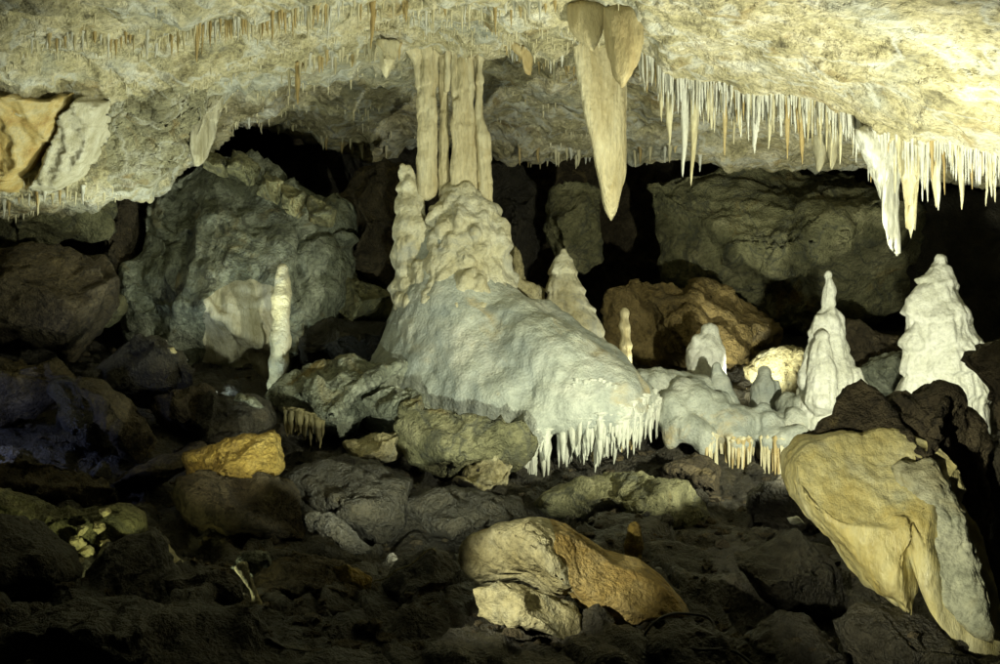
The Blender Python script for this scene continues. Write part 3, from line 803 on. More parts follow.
rock('blade', [(202, 72), (222, 70), (221, 95), (214, 130), (205, 160), (197, 168), (192, 150), (196, 110)], 10.2, 0.12, 'drape_pale', None, terr=0, crack=0, seed=11, parent=dg, cuts=2, rough=0.02, flute=0.05, sx=0.6)

# --- small hanging tongues near the columns
t1 = thing('hanging_tongue', 'small cream tongue hanging left of the column tops', 'drapery', ceil_px(386, 45))
rock('tongue', [(376, 40), (400, 40), (397, 55), (390, 70), (386, 79), (381, 70)], 9.8, 0.1, 'stal_cream', None, terr=0, crack=0, seed=12, parent=t1, level=4, cuts=2, rough=0.03, flute=0.03)
t2 = thing('hanging_tongue', 'dark brown hooked flap hanging right of the column tops', 'drapery', ceil_px(522, 45))
rock('tongue', [(506, 40), (530, 42), (534, 60), (531, 76), (526, 62), (514, 52)], 9.6, 0.08, 'stal_ochre', None, terr=0, crack=0, seed=13, parent=t2, level=4, cuts=2, rough=0.03)

# ================================================================== COLUMNS AND MOUND
YC = 10.3
cl = thing('dripstone_column', 'cluster of tall fluted cream columns joining the ceiling to the flowstone mound', 'column', P(455, 200, YC))
def shaft(prims, seed, label=None):
    o = drip('shaft', [RC((a, b, YC + y0), (c, d_, YC + y0), ra * 1.13, rb * 1.13) for a, b, c, d_, ra, rb, y0 in prims], 0.012, 0.015, 'column', cl, seed, ring=0.012, rings=2.6, flute=0.012, flutes=14, rough=0.02, tier=0.02, tiers=3)
    if label: o['label'] = label
shaft([(412, 40, 418, 62, 10, 4.5, 0), (417, 56, 423, 105, 4.5, 4.5, 0), (427, 38, 427, 105, 5, 4.5, -.04), (435, 42, 432, 105, 5, 3.5, .03), (424, 100, 426, 192, 6.5, 8, 0), (431, 100, 432, 192, 5, 5.5, -.03)], 31, 'leftmost split shaft of the column cluster')
shaft([(442, 45, 444, 62, 7, 4, 0.06), (444, 60, 444, 120, 4.2, 4, 0.05), (444, 115, 445, 196, 4, 5.5, 0.03), (448, 46, 447, 90, 3, 2.5, 0)], 32)
shaft([(456, 38, 457, 110, 4.5, 5, 0), (464, 38, 463, 110, 4.5, 5.5, -.04), (470, 40, 470, 112, 3.2, 4, -.02), (456, 38, 458, 56, 9, 4, .05), (461, 105, 463, 205, 8, 10.5, .02), (468, 108, 469, 205, 6, 8, 0), (457, 104, 457, 205, 5, 6.5, -.05)], 33, 'thickest middle shaft of the column cluster')
shaft([(482, 42, 480, 60, 7, 3.5, 0.02), (480, 58, 478, 122, 3.6, 3.4, 0), (475, 44, 476, 98, 2.6, 2.4, .04), (479, 118, 483, 138, 4, 7, 0), (483, 136, 486, 200, 7, 6, 0)], 34)

md = thing('flowstone_mound', 'large pale grey flowstone mound spreading below the columns in the middle', 'flowstone', P(480, 440, 10))
prims = [RC((455, 255, 10.4), (452, 330, 10.35), 42, 60), RC((452, 325, 10.35), (440, 400, 10.3), 58, 80), RC((470, 300, 10.2), (480, 400, 9.9), 32, 58),
         RC((505, 308, 10.1), (545, 370, 9.8), 22, 48), RC((545, 365, 9.8), (605, 405, 9.6), 45, 46), RC((542, 312, 10.15), (600, 372, 10.0), 14, 26), RC((600, 372, 10.0), (648, 402, 9.85), 26, 14),
         RC((500, 350, 9.85), (510, 400, 9.6), 22, 36), RC((420, 340, 10.25), (390, 400, 10.15), 26, 34), RC((530, 350, 9.75), (575, 405, 9.45), 20, 34),
         RC((534, 425, 9.3), (535, 480, 9.25), 13, 3.5), RC((550, 400, 9.35), (522, 455, 9.25), 13, 9), RC((508, 318, 9.85), (530, 345, 9.7), 14, 18)]
zc = P(560, 452, 9.5).z
mound_o = drip('mound', prims, 0.026, 0.14, 'mound', md, 40, knob=0.02, knobs=5, flute=0.022, flutes=7, rough=0.035, tier=0.03, tiers=1.9,
     cut=lambda X, Y, Z: (zc + 0.10 * np.sin(X * 5) + np.clip(-(X - 0.35), 0, 2) * 0.1 - Z) * 0.8 - np.clip(0.35 - X, 0, 1) * 0.8, soft=2)
rng = np.random.RandomState(3)
pp = [RC((462, 206, 10.35), (455, 300, 10.3), 26, 50), RC((428, 252, 10.3), (418, 300, 10.2), 14, 24), RC((485, 215, 10.3), (495, 295, 10.3), 16, 24),
      RC((406, 168, 10.3), (409, 205, 10.3), 6, 12), RC((409, 205, 10.3), (412, 240, 10.25), 13, 19), RC((402, 240, 10.25), (403, 300, 10.2), 10, 11), RC((500, 222, 10.25), (503, 245, 10.2), 7, 10),
      RC((470, 290, 9.98), (475, 310, 9.9), 20, 8), RC((455, 292, 9.98), (455, 312, 9.92), 16, 6)]
for k in range(60):
    v = rng.uniform(203, 298); w = 24 + (v - 203) * 0.29
    u = 460 + rng.uniform(-1, 1) * w; yy = 10.35 - math.sqrt(max(0, 1 - ((u - 460) / (w + 4)) ** 2)) * (w * 10.3 / F) * 0.95
    r = rng.uniform(5, 10)
    pp.append(RC((u, v, yy), (u + rng.uniform(-2, 2), v + rng.uniform(6, 18), yy - 0.03), r * 0.7, r))
drip('knobbly_pedestal', pp, 0.016, 0.035, 'pedestal', md, 41, knob=0.10, knobs=8, flute=0.03, flutes=12, rough=0.03, tier=0.03, tiers=4.2)['label'] = 'knobbly cream calcite crown under the columns'

def hang(parent, pts, n, lens, wid, mats, Y, seed, jy=0.05, jv=3, up=0.03):
    random.seed(seed)
    us = [p[0] for p in pts]; vs = [p[1] for p in pts]; Ys = [p[2] for p in pts]
    for k in range(n):
        u = us[0] + (us[-1] - us[0]) * (k + random.random()) / n
        p = P(u, np.interp(u, us, vs) + random.uniform(-jv, jv), np.interp(u, us, Ys) + random.uniform(-jy, jy))
        stalactite(p, random.uniform(*lens) * p.y / F, random.uniform(*wid) * p.y / F, random.choice(mats), parent, up)
def drips_on(parent, body, pts, n, lens, wid, mats, seed, jv=6, inset=0.03, up=0.05):
    """stalactites rooted in the skin of a finished piece"""
    random.seed(seed)
    us = [p[0] for p in pts]; vs = [p[1] for p in pts]
    for k in range(n):
        u = us[0] + (us[-1] - us[0]) * (k + random.random()) / n
        p = front(body, u, np.interp(u, us, vs) + random.uniform(-jv, jv)); px = p.y / F
        stalactite(p + Vector((0, inset, 0)), (lens[0] + (lens[1] - lens[0]) * random.random() ** 1.7) * px, random.uniform(*wid) * px, random.choice(mats), parent, up)
GM = ['stal_mound']
drips_on(md, mound_o, [(536, 448), (580, 438), (610, 424), (640, 414), (664, 400)], 70, (10, 40), (4, 9), GM, 21, jv=10)
drips_on(md, mound_o, [(536, 456), (580, 448), (610, 438), (640, 428), (662, 412)], 60, (10, 34), (3, 7), GM, 22, jv=5)
drips_on(md, mound_o, [(545, 462), (590, 456), (645, 436)], 20, (8, 26), (4, 8), ['stal_ochre', 'stal_mound'], 28, jv=3, inset=0.1)
drips_on(md, mound_o, [(570, 383), (595, 379), (618, 384)], 14, (8, 15), (3, 5), ['stal_mound'], 23, jv=3, inset=0.015, up=0.02)
drips_on(md, mound_o, [(518, 446), (536, 458)], 7, (18, 34), (4, 7), ['stal_mound'], 27, jv=4)

# ================================================================== STALAGMITES
def stalagmite(label, prims, mat, h, k, seed, name='stalagmite', **kw):
    low = max(prims, key=lambda q: q[3] if q[3] > q[1] else q[1])
    e = thing(name, label, 'stalagmite', prims[-1][1])
    drip('body', prims, h, k, mat, e, seed, **kw)
    return e
def chain(pts):
    return [RC((a[0], a[1], a[2]), (b[0], b[1], b[2]), a[3], b[3]) for a, b in zip(pts[:-1], pts[1:])]
stalagmite('tall slender pale stalagmite standing before the big left boulder', chain([(283, 269, 10.3, 6), (282, 300, 10.3, 9), (281, 340, 10.3, 10), (279, 362, 10.3, 9), (275, 385, 10.3, 8)]),
           'pedestal', 0.014, 0.04, 51, ring=0.008, rings=6, rough=0.03)
stalagmite('domed pale stalagmite with a small nipple tip right of the mound', chain([(563, 252, 10.9, 3), (563, 262, 10.9, 7), (563, 275, 10.9, 13), (567, 300, 10.9, 18), (576, 330, 10.9, 24), (585, 365, 10.9, 28)]) +
           [RC((553, 285, 10.8), (558, 320, 10.8), 6, 12)], 'pedestal', 0.016, 0.06, 52, knob=0.04, knobs=8, flute=0.03, tier=0.05, tiers=5)
stalagmite('short thin bright cream stalagmite alone before the orange boulder', chain([(625, 311, 10.9, 4), (625, 325, 10.9, 4.5), (626, 345, 10.9, 5.5), (627, 370, 10.9, 6)]), 'column', 0.012, 0.03, 53, ring=0.008, rings=7, rough=0.03)
stalagmite('chubby white double-topped stalagmite before the orange boulder', chain([(710, 331, 11, 8), (708, 350, 11, 15), (706, 385, 11, 19)]) + chain([(698, 344, 10.95, 8), (700, 360, 10.95, 13), (700, 385, 10.95, 13)]) + chain([(718, 350, 10.95, 6), (718, 380, 10.95, 10)]),
           'white_flow', 0.016, 0.05, 54, knob=0.045, knobs=9, rough=0.02)
stalagmite('grey cone stalagmite on the shelf in front of the chubby white one', chain([(717, 367, 10.3, 5), (720, 385, 10.3, 10), (722, 405, 10.3, 17), (722, 430, 10.2, 26)]), 'mound', 0.016, 0.05, 55, knob=0.045, knobs=9, flute=0.03)
stalagmite('squat grey ribbed stalagmite on the shelf, left of the tall white one', chain([(765, 373, 10.6, 7), (764, 390, 10.6, 13), (764, 412, 10.6, 15)]) + chain([(778, 383, 10.55, 3), (778, 405, 10.55, 7)]), 'mound', 0.015, 0.04, 56, knob=0.045, knobs=9, flute=0.04)
stalagmite('tall white stalagmite topped by a thin finger, behind the foreground boulder', chain([(828, 274, 10, 4.5), (829, 290, 10, 5.5), (829, 312, 10, 6.2), (829, 319, 10, 12), (830, 345, 10, 17), (830, 380, 10, 26), (828, 420, 10, 38)]) +
           chain([(818, 318, 9.95, 4), (818, 335, 9.95, 8), (812, 380, 9.9, 14)]) + chain([(823, 338, 9.8, 8), (822, 370, 9.75, 13), (822, 400, 9.7, 16)]) + chain([(855, 375, 9.9, 8), (868, 405, 9.9, 10)]),
           'white_flow', 0.015, 0.03, 57, knob=0.035, knobs=8, flute=0.03, tier=0.03, tiers=4.5)
stalagmite('broad white layered stalagmite at the right beside the dark boulder', chain([(941, 258, 9.6, 4), (941, 272, 9.6, 10), (938, 295, 9.6, 19), (940, 325, 9.6, 29), (946, 360, 9.6, 36), (942, 400, 9.6, 42), (940, 430, 9.6, 45)]) +
           chain([(922, 283, 9.6, 6), (920, 305, 9.55, 9), (914, 345, 9.5, 9), (912, 400, 9.5, 12)]) + chain([(911, 303, 9.6, 3.5), (911, 330, 9.6, 4)]) + chain([(965, 370, 9.45, 16), (972, 400, 9.4, 14)]),
           'white_flow', 0.017, 0.05, 58, knob=0.05, knobs=6, flute=0.035, flutes=11, tier=0.085, tiers=3.8)
stalagmite('small brown finger stalagmite behind the split boulder at the bottom', chain([(634, 528, 6.0, 6.5), (634, 545, 6.0, 8.5), (633, 585, 6.0, 9)]), 'ochre', 0.012, 0.03, 59, ring=0.004, rings=10)
stalagmite('tiny olive stalagmite on the dark low ledge below the mound', chain([(685, 484, 8.3, 3), (685, 492, 8.3, 5), (684, 505, 8.3, 7)]), 'lime', 0.012, 0.03, 60)

# --- shelf to the right of the mound, with its yellow fringe
sh = thing('flowstone_shelf', 'bumpy pale flowstone shelf between the mound and the tall white stalagmite', 'flowstone', P(730, 450, 10))
sp = [RC((650, 392, 10.2), (700, 398, 10.4), 24, 24), RC((690, 405, 10.0), (720, 425, 9.9), 26, 24), RC((735, 425, 9.95), (775, 432, 10.0), 22, 20), RC((790, 405, 10.2), (800, 425, 9.9), 14, 16), RC((770, 440, 9.7), (800, 440, 9.6), 12, 14),
      RC((690, 430, 9.7), (705, 436, 9.65), 15, 12), RC((672, 405, 9.85), (680, 425, 9.75), 14, 12)]
for k in range(26):
    u = rng.uniform(665, 805); v = rng.uniform(398, 440); r = rng.uniform(5, 12); y = 10.0 - (v - 398) * 0.009
    sp.append(RC((u, v, y), (u + 2, v + 8, y), r * .8, r))
shelf_o = drip('shelf', sp, 0.022, 0.06, 'mound', sh, 61, knob=0.05, knobs=8, rough=0.03, flute=0.02)
drips_on(sh, shelf_o, [(709, 444), (745, 446), (786, 450)], 46, (14, 50), (2.6, 4.6), ['stal_cream', 'stal_ochre', 'stal_cream'], 24, jv=5, inset=0.02)
drips_on(sh, shelf_o, [(722, 444), (750, 446)], 10, (36, 60), (3, 5), ['stal_ochre', 'stal_cream'], 25, jv=3, inset=0.08)

# ================================================================== ROCKS
# --- rear
rock('rear_boulder', [(640, 185), (680, 168), (740, 158), (800, 160), (860, 172), (895, 210), (915, 260), (905, 300), (870, 330), (820, 338), (780, 325), (740, 300), (700, 285), (660, 280), (648, 230)], 14.0, 1.4, 'lime',
     'huge dim olive layered boulder at the back right under the ceiling lip', seed=71, level=6, cuts=10, strata=0.022, sdir=(0.25, 0.2, 1), rough=0.03, crack=0.018)
rock('orange_boulder', [(595, 300), (620, 285), (660, 278), (710, 283), (740, 295), (775, 315), (790, 340), (778, 370), (730, 385), (680, 385), (640, 375), (605, 350)], 12.4, 0.9, 'orange',
     'orange brown cracked boulder behind the thin bright stalagmite', seed=72, level=6, cuts=8, strata=0.01, sdir=(0.7, 0.2, -0.8), crack=0.02)
rock('rear_block', [(548, 185), (575, 180), (598, 190), (601, 260), (585, 275), (560, 268), (545, 230)], 13.6, 0.6, 'lime', 'dim upright block in the dark gap behind the pointed slab', seed=73, cuts=8)
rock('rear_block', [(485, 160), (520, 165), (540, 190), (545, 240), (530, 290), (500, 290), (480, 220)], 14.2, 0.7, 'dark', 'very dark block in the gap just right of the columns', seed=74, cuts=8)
rock('slanted_boulder', [(335, 200), (350, 172), (385, 152), (405, 165), (410, 250), (402, 300), (370, 285), (340, 265)], 11.9, 0.8, 'brown', 'dark brown slanted boulder left of the knobbly pedestal', seed=75, cuts=8, strata=0.02, sdir=(1, 0.2, 0.9))
rock('olive_rock', [(338, 270), (380, 285), (395, 300), (392, 325), (345, 330), (332, 302)], 11.3, 0.5, 'lime', 'olive rock wedged left of the mound below the slanted boulder', 'rock', seed=76, cuts=8)
rock('dark_rock', [(295, 330), (330, 318), (385, 322), (390, 350), (345, 368), (300, 368)], 11.0, 0.6, 'dark', 'dark rock in shadow between the tall slender stalagmite and the mound', 'rock', seed=77, cuts=8)
rock('ochre_rock', [(500, 240), (520, 252), (530, 278), (548, 288), (545, 305), (505, 310)], 10.9, 0.35, 'pale', 'yellowish rock tucked behind the right side of the pedestal', 'rock', seed=78, cuts=7)
rock('grey_block', [(860, 368), (885, 355), (906, 352), (910, 398), (890, 410), (864, 402)], 11.0, 0.4, 'lime_grey', 'pale grey block between the two large white stalagmites', 'rock', seed=79, cuts=7)
rock('pale_rock', [(748, 368), (770, 350), (800, 345), (815, 370), (808, 412), (768, 415), (752, 390)], 11.5, 0.5, 'pale', 'yellowish pale rock behind the squat grey stalagmite', 'rock', seed=80, cuts=7)
rock('dark_boulder', [(845, 320), (890, 335), (930, 350), (935, 365), (880, 375), (850, 385), (838, 360)], 11.8, 0.6, 'brown', 'dark leaning slab behind the gap of the two white stalagmites', seed=81, cuts=8)
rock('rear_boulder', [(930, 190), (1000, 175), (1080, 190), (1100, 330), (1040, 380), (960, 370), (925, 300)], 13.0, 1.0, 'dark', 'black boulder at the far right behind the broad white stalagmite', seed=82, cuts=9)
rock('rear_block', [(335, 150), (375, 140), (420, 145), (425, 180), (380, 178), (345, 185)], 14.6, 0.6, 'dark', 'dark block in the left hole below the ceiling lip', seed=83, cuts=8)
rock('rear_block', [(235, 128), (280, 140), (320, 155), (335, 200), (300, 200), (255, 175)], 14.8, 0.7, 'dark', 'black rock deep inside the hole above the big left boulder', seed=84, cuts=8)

# --- left
big = thing('big_boulder', 'big grey green boulder at the left with a fluted pale patch', 'boulder', P(235, 385, 11.2))
rock('boulder_body', [(130, 190), (165, 156), (205, 136), (235, 146), (262, 165), (290, 178), (315, 192), (336, 212), (339, 262), (343, 300), (320, 335), (292, 372), (255, 395), (215, 385), (180, 365), (140, 345), (128, 290)], 11.3, 1.0, 'lime_grey', None,
     seed=85, parent=big, level=6, pw=4, cuts=9, rough=0.02, frac=0.045, strata=0.012, sdir=(0.5, 0.2, 0.8), crack=0.012, sz=0.25)
for pl, s in (([(262, 168), (284, 180), (275, 204), (256, 194)], 1), ([(280, 182), (306, 194), (300, 222), (281, 208)], 2), ([(308, 194), (337, 210), (328, 230), (307, 221)], 3), ([(232, 148), (258, 164), (250, 186), (228, 172)], 4), ([(205, 150), (228, 158), (224, 178), (202, 170)], 5)):
    rock('block', pl, 10.75, 0.28, 'lime', None, seed=86 + s, parent=big, level=4, cuts=6, rough=0.04)
body_o = bpy.data.objects[[n_ for n_ in SURF if n_.startswith('boulder_body')][0]]
coat('flowstone_patch', body_o, [(203, 300), (222, 284), (250, 280), (274, 290), (282, 340), (284, 378), (262, 402), (225, 392), (205, 362)], 'drape_pale', big, 'pale vertically fluted flowstone patch', 0.03, 0.022, 30, 92, None, (0, -1, 0.1))
rock('shadow_pillar', [(108, 180), (132, 180), (132, 330), (120, 340), (104, 305), (108, 262)], 11.5, 0.4, 'brown', 'dark narrow upright slab in the cleft left of the big boulder', 'rock', seed=93, cuts=7, strata=0.02, sdir=(1, 0, 0.1))
rock('olive_rock', [(-60, 200), (0, 202), (60, 188), (112, 186), (112, 242), (90, 252), (60, 246), (-60, 250)], 11.0, 0.6, 'lime', 'yellow olive rock face under the left draperies', 'rock', seed=94, cuts=8, crack=0.02)
rock('left_boulder', [(-90, 248), (0, 245), (61, 240), (92, 250), (106, 274), (102, 302), (86, 330), (58, 358), (20, 356), (-90, 350)], 9.9, 0.8, 'brown', 'large dim grey brown boulder at the left edge', seed=95, level=6, cuts=9, strata=0.01, sdir=(0.2, 0.1, 1))
rock('small_rock', [(96, 298), (120, 296), (124, 311), (112, 326), (96, 334)], 10.7, 0.25, 'lime', 'small olive rock wedged beside the large left boulder', 'rock', seed=96, level=4, cuts=7)
rock('rubble_boulder', [(-80, 352), (20, 362), (45, 352), (64, 368), (72, 390), (60, 408), (25, 420), (-80, 435)], 8.9, 0.5, 'brown', 'bluish lit low boulder at the left edge below the large boulder', seed=97, cuts=9)
rock('rubble_slab', [(50, 378), (70, 374), (112, 430), (134, 472), (100, 470), (70, 425)], 8.7, 0.25, 'dark', 'dark sloping slab lying against the ridged brown rock at the left', 'rock', seed=98, cuts=7)
rock('ridged_rock', [(76, 378), (100, 384), (125, 400), (143, 420), (151, 446), (144, 468), (120, 456), (98, 422)], 8.5, 0.28, 'brown', 'ridged light brown rock sloping down at the left', 'rock', seed=99, cuts=7, strata=0.02, sdir=(0.7, 0, 0.7))
rock('rubble_boulder', [(92, 360), (130, 336), (160, 340), (185, 358), (198, 382), (196, 400), (175, 416), (150, 412), (118, 400), (98, 384)], 9.25, 0.25, 'dark', 'dark domed boulder in front of the big left boulder', seed=100, cuts=9)
rock('rubble_boulder', [(150, 396), (180, 390), (208, 386), (214, 415), (190, 432), (154, 426)], 9.1, 0.35, 'brown', 'brown block below the dark domed boulder', seed=101, cuts=8)
rock('rubble_boulder', [(205, 390), (240, 395), (268, 405), (272, 428), (240, 445), (200, 445), (190, 418)], 9.0, 0.4, 'dark', 'dark boulder just above the yellow ochre rock', seed=102, cuts=8)
rock('pale_chip', [(231, 400), (240, 392), (255, 398), (266, 410), (248, 404)], 8.85, 0.12, 'lime_grey', 'small pale chip on the dark boulder above the ochre rock', 'rock', seed=103, level=4, cuts=5)
rock('pale_chip', [(166, 348), (173, 347), (177, 353), (170, 354)], 8.98, 0.05, 'pale', 'tiny pale chip on the dark domed boulder', 'rock', seed=104, level=3, cuts=5)
rock('rubble_slab', [(108, 490), (130, 472), (165, 452), (205, 438), (216, 446), (180, 472), (150, 492)], 8.2, 0.3, 'brown', 'thin brown slab slanting up toward the ochre rock', 'rock', seed=105, cuts=7)
rock('ochre_rock', [(176, 463), (210, 448), (225, 440), (245, 437), (258, 437), (271, 427), (278, 440), (278, 470), (266, 484), (240, 487), (215, 486), (185, 480)], 7.7, 0.32, 'ochre', 'bright yellow ochre rock on the dark rubble at the left', 'rock', seed=106, level=5, cuts=9, crack=0.01)
rock('rubble_boulder', [(160, 505), (172, 482), (200, 474), (240, 478), (268, 476), (288, 482), (302, 518), (308, 548), (300, 562), (270, 556), (220, 550), (178, 530)], 7.5, 0.5, 'brown', 'large brown boulder carrying the yellow ochre rock', seed=107, cuts=9)
rock('rubble_boulder', [(-50, 468), (30, 456), (70, 464), (95, 484), (118, 506), (86, 524), (50, 512), (20, 500), (-50, 510)], 7.6, 0.45, 'brown', 'flat brown boulder at the lower left edge', seed=108, cuts=9)
mr = thing('mossy_rock', 'greenish crusted rock with bright yellow lumps at the lower left', 'rock', P(80, 565, 6.9))
rock('crust', [(-60, 500), (0, 492), (40, 502), (80, 518), (115, 512), (142, 520), (128, 548), (96, 552), (72, 575), (45, 545), (10, 534)], 7.0, 0.3, 'lime', None, seed=109, parent=mr, cuts=7, rough=0.07)
for k, (u, v, r) in enumerate([(76, 543, 9), (86, 552, 8), (76, 566, 9), (70, 568, 6), (104, 512, 5), (98, 528, 7), (104, 545, 6), (82, 530, 6), (60, 545, 6)]):
    rr = np.random.RandomState(k); pl = [(u + r * (0.8 + 0.5 * rr.rand()) * math.cos(a), v + r * (0.7 + 0.4 * rr.rand()) * math.sin(a)) for a in np.linspace(0.3, 5.3, 5)]
    rock('lump', pl, 6.72, 0.06, 'pale', None, seed=110 + k, parent=mr, level=4, cuts=9, rough=0.12)
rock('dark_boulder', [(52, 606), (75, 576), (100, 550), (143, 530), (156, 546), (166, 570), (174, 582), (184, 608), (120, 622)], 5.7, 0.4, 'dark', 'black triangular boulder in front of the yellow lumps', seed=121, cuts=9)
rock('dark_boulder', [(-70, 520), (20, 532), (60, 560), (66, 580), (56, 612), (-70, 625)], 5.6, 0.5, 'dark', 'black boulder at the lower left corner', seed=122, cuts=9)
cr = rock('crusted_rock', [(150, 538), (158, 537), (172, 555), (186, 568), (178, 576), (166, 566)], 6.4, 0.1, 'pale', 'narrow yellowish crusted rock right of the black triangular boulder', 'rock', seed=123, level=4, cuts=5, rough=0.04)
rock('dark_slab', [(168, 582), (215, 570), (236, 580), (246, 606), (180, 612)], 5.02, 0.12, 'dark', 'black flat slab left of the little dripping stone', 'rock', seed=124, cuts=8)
ms = thing('dripping_stone', 'little grey green stone with a bright bent drip at the lower left', 'dripstone', P(255, 600, 5.95))
rock('cap', [(229, 568), (236, 556), (256, 551), (270, 557), (271, 565), (258, 572), (250, 578), (240, 576)], 5.3, 0.09, 'lime_grey', None, seed=125, parent=ms, level=4, cuts=6)
drip('stem', [RC((242, 568, 5.24), (249, 582, 5.22), 7, 4), RC((249, 582, 5.22), (254, 592, 5.22), 4, 3), RC((254, 592, 5.22), (257, 604, 5.2), 3, 5)], 0.006, 0.02, 'pale', ms, 126, rough=0.03, knob=0.01, knobs=20)
rock('brown_rock', [(250, 572), (280, 558), (312, 564), (348, 574), (378, 590), (390, 612), (330, 618), (290, 600)], 5.55, 0.3, 'brown', 'long brown rock right of the little dripping stone', 'rock', seed=127, cuts=8)
rock('ochre_rock', [(332, 569), (345, 565), (373, 579), (371, 589), (350, 585), (336, 577)], 5.2, 0.08, 'ochre', 'small wet yellow rock on the long brown rock', 'rock', seed=128, level=4, cuts=5, rough=0.06)
rock('brown_rock', [(303, 514), (328, 515), (346, 529), (372, 553), (356, 556), (330, 537), (308, 532)], 6.8, 0.15, 'dark', 'narrow brown stone lying bent below the large brown boulder', 'rock', seed=129, cuts=7)
rock('dark_boulder', [(382, 585), (400, 560), (435, 548), (460, 575), (468, 610), (440, 630), (395, 620)], 5.5, 0.3, 'dark', 'black boulder left of the split pale boulder', seed=130, cuts=8)

# --- middle
ds = thing('grey_slab', 'broad grey green slab with short drips left of the mound', 'rock', P(330, 435, 9.5))
rock('slab_body', [(262, 402), (274, 388), (300, 368), (345, 360), (395, 366), (417, 378), (419, 394), (402, 404), (372, 410), (346, 434), (325, 428), (300, 424), (268, 408)], 9.6, 0.65, 'lime_grey', None, seed=131, parent=ds, level=6, cuts=8, sz=0.7, rough=0.05)
hang(ds, [(284, 412, 9.1), (305, 416, 9.05), (324, 422, 9.1)], 16, (14, 30), (5, 8), ['stal_brown'], 9, 26, jv=2)
rock('shadow_ledge', [(362, 392), (395, 384), (425, 398), (432, 414), (408, 422), (372, 416)], 9.25, 0.3, 'lime_grey', 'low grey rock filling the corner between grey slab and mound', 'rock', seed=160, cuts=7)
rock('split_block', [(396, 406), (420, 394), (425, 405), (421, 412), (398, 418)], 9.0, 0.15, 'lime', 'small split block at the right end of the grey slab', 'rock', seed=132, level=4, cuts=6)
rock('ochre_rock', [(344, 442), (370, 432), (400, 434), (404, 456), (386, 464), (350, 458)], 9.1, 0.25, 'pale', 'ochre lumpy rock below the right end of the grey slab', 'rock', seed=133, cuts=7)
rock('olive_ledge', [(392, 418), (415, 408), (440, 411), (490, 416), (530, 424), (536, 444), (520, 466), (490, 480), (440, 478), (402, 466)], 9.0, 0.4, 'lime', 'dark olive ledge under the front of the mound', 'rock', seed=134, cuts=8, rough=0.04)
rock('yellow_rock', [(452, 488), (468, 466), (490, 452), (510, 464), (507, 486), (494, 500), (475, 503), (456, 498)], 8.9, 0.28, 'pale', 'pale yellow rock below the mound, left of its lowest tip', 'rock', seed=135, cuts=7, crack=0.02)
rock('dark_boulder', [(282, 470), (320, 458), (380, 464), (412, 480), (408, 522), (382, 548), (330, 542), (290, 522)], 7.9, 0.5, 'dark', 'dark boulder right of the brown boulder carrying the ochre rock', seed=136, cuts=9)
rock('dark_boulder', [(400, 500), (450, 490), (520, 500), (540, 520), (500, 535), (430, 540)], 7.8, 0.5, 'dark', 'low black boulder behind the split pale boulder', seed=137, cuts=9)
rock('low_ledge', [(535, 505), (580, 482), (640, 478), (690, 484), (716, 515), (702, 532), (640, 530), (580, 528)], 8.2, 0.5, 'lime', 'dim grey low ledge below the mound fringe', 'rock', seed=138, cuts=7, rough=0.04)
rock('dark_boulder', [(655, 470), (700, 455), (720, 470), (728, 505), (712, 520), (670, 500)], 9.0, 0.4, 'brown', 'dark brown boulder left of the yellow shelf fringe', seed=139, cuts=8)
rock('dark_boulder', [(740, 492), (780, 478), (830, 490), (840, 530), (790, 535), (745, 525)], 7.2, 0.5, 'dark', 'dark boulder below the yellow shelf fringe', seed=140, cuts=8)
rock('white_chip', [(788, 518), (797, 516), (805, 523), (800, 527), (790, 523)], 6.6, 0.05, 'white_flow', 'small white wet chip left of the foreground boulder', 'rock', seed=141, level=3, cuts=4)

# --- bottom middle: split boulder
sb = thing('split_boulder', 'long pale yellow wedge boulder tapering right at the bottom, split by one crack', 'boulder', P(570, 610, 5.2))
wedge = rock('wedge', [(457, 568), (470, 548), (495, 536), (520, 529), (549, 527), (568, 532), (590, 546), (612, 560), (640, 565), (666, 580), (688, 606), (650, 609), (612, 617), (585, 608), (570, 596), (540, 589), (515, 583), (490, 592), (470, 592)], 5.2, 0.3, 'orange_pale', None, seed=143, parent=sb, level=6, pw=3.5, cuts=5, rough=0.01, terr=0.006, frac=0.009, crack=0.003, center=(565, 568), sz=0.35)
coat('pale_face', wedge, [(440, 572), (460, 540), (500, 520), (546, 512), (556, 545), (574, 592), (560, 612), (520, 612), (470, 612)], 'pale', sb, 'pale cream broken left face', 0.03, 0.03, 18, 142, None, None, 1.2)
rock('yellow_rock', [(470, 592), (500, 585), (520, 588), (560, 600), (581, 611), (585, 634), (540, 626), (490, 622), (474, 616)], 4.8, 0.16, 'pale', 'pale yellow flat rock in front of the split boulder', 'rock', seed=144, level=5, cuts=2, terr=0.012, crack=0.005, rough=0.03)
rock('dark_cobble', [(584, 612), (600, 606), (614, 622), (612, 646), (592, 652), (580, 640)], 4.8, 0.12, 'dark', 'dark round cobble beside the flat yellow rock', 'rock', seed=145, cuts=7)

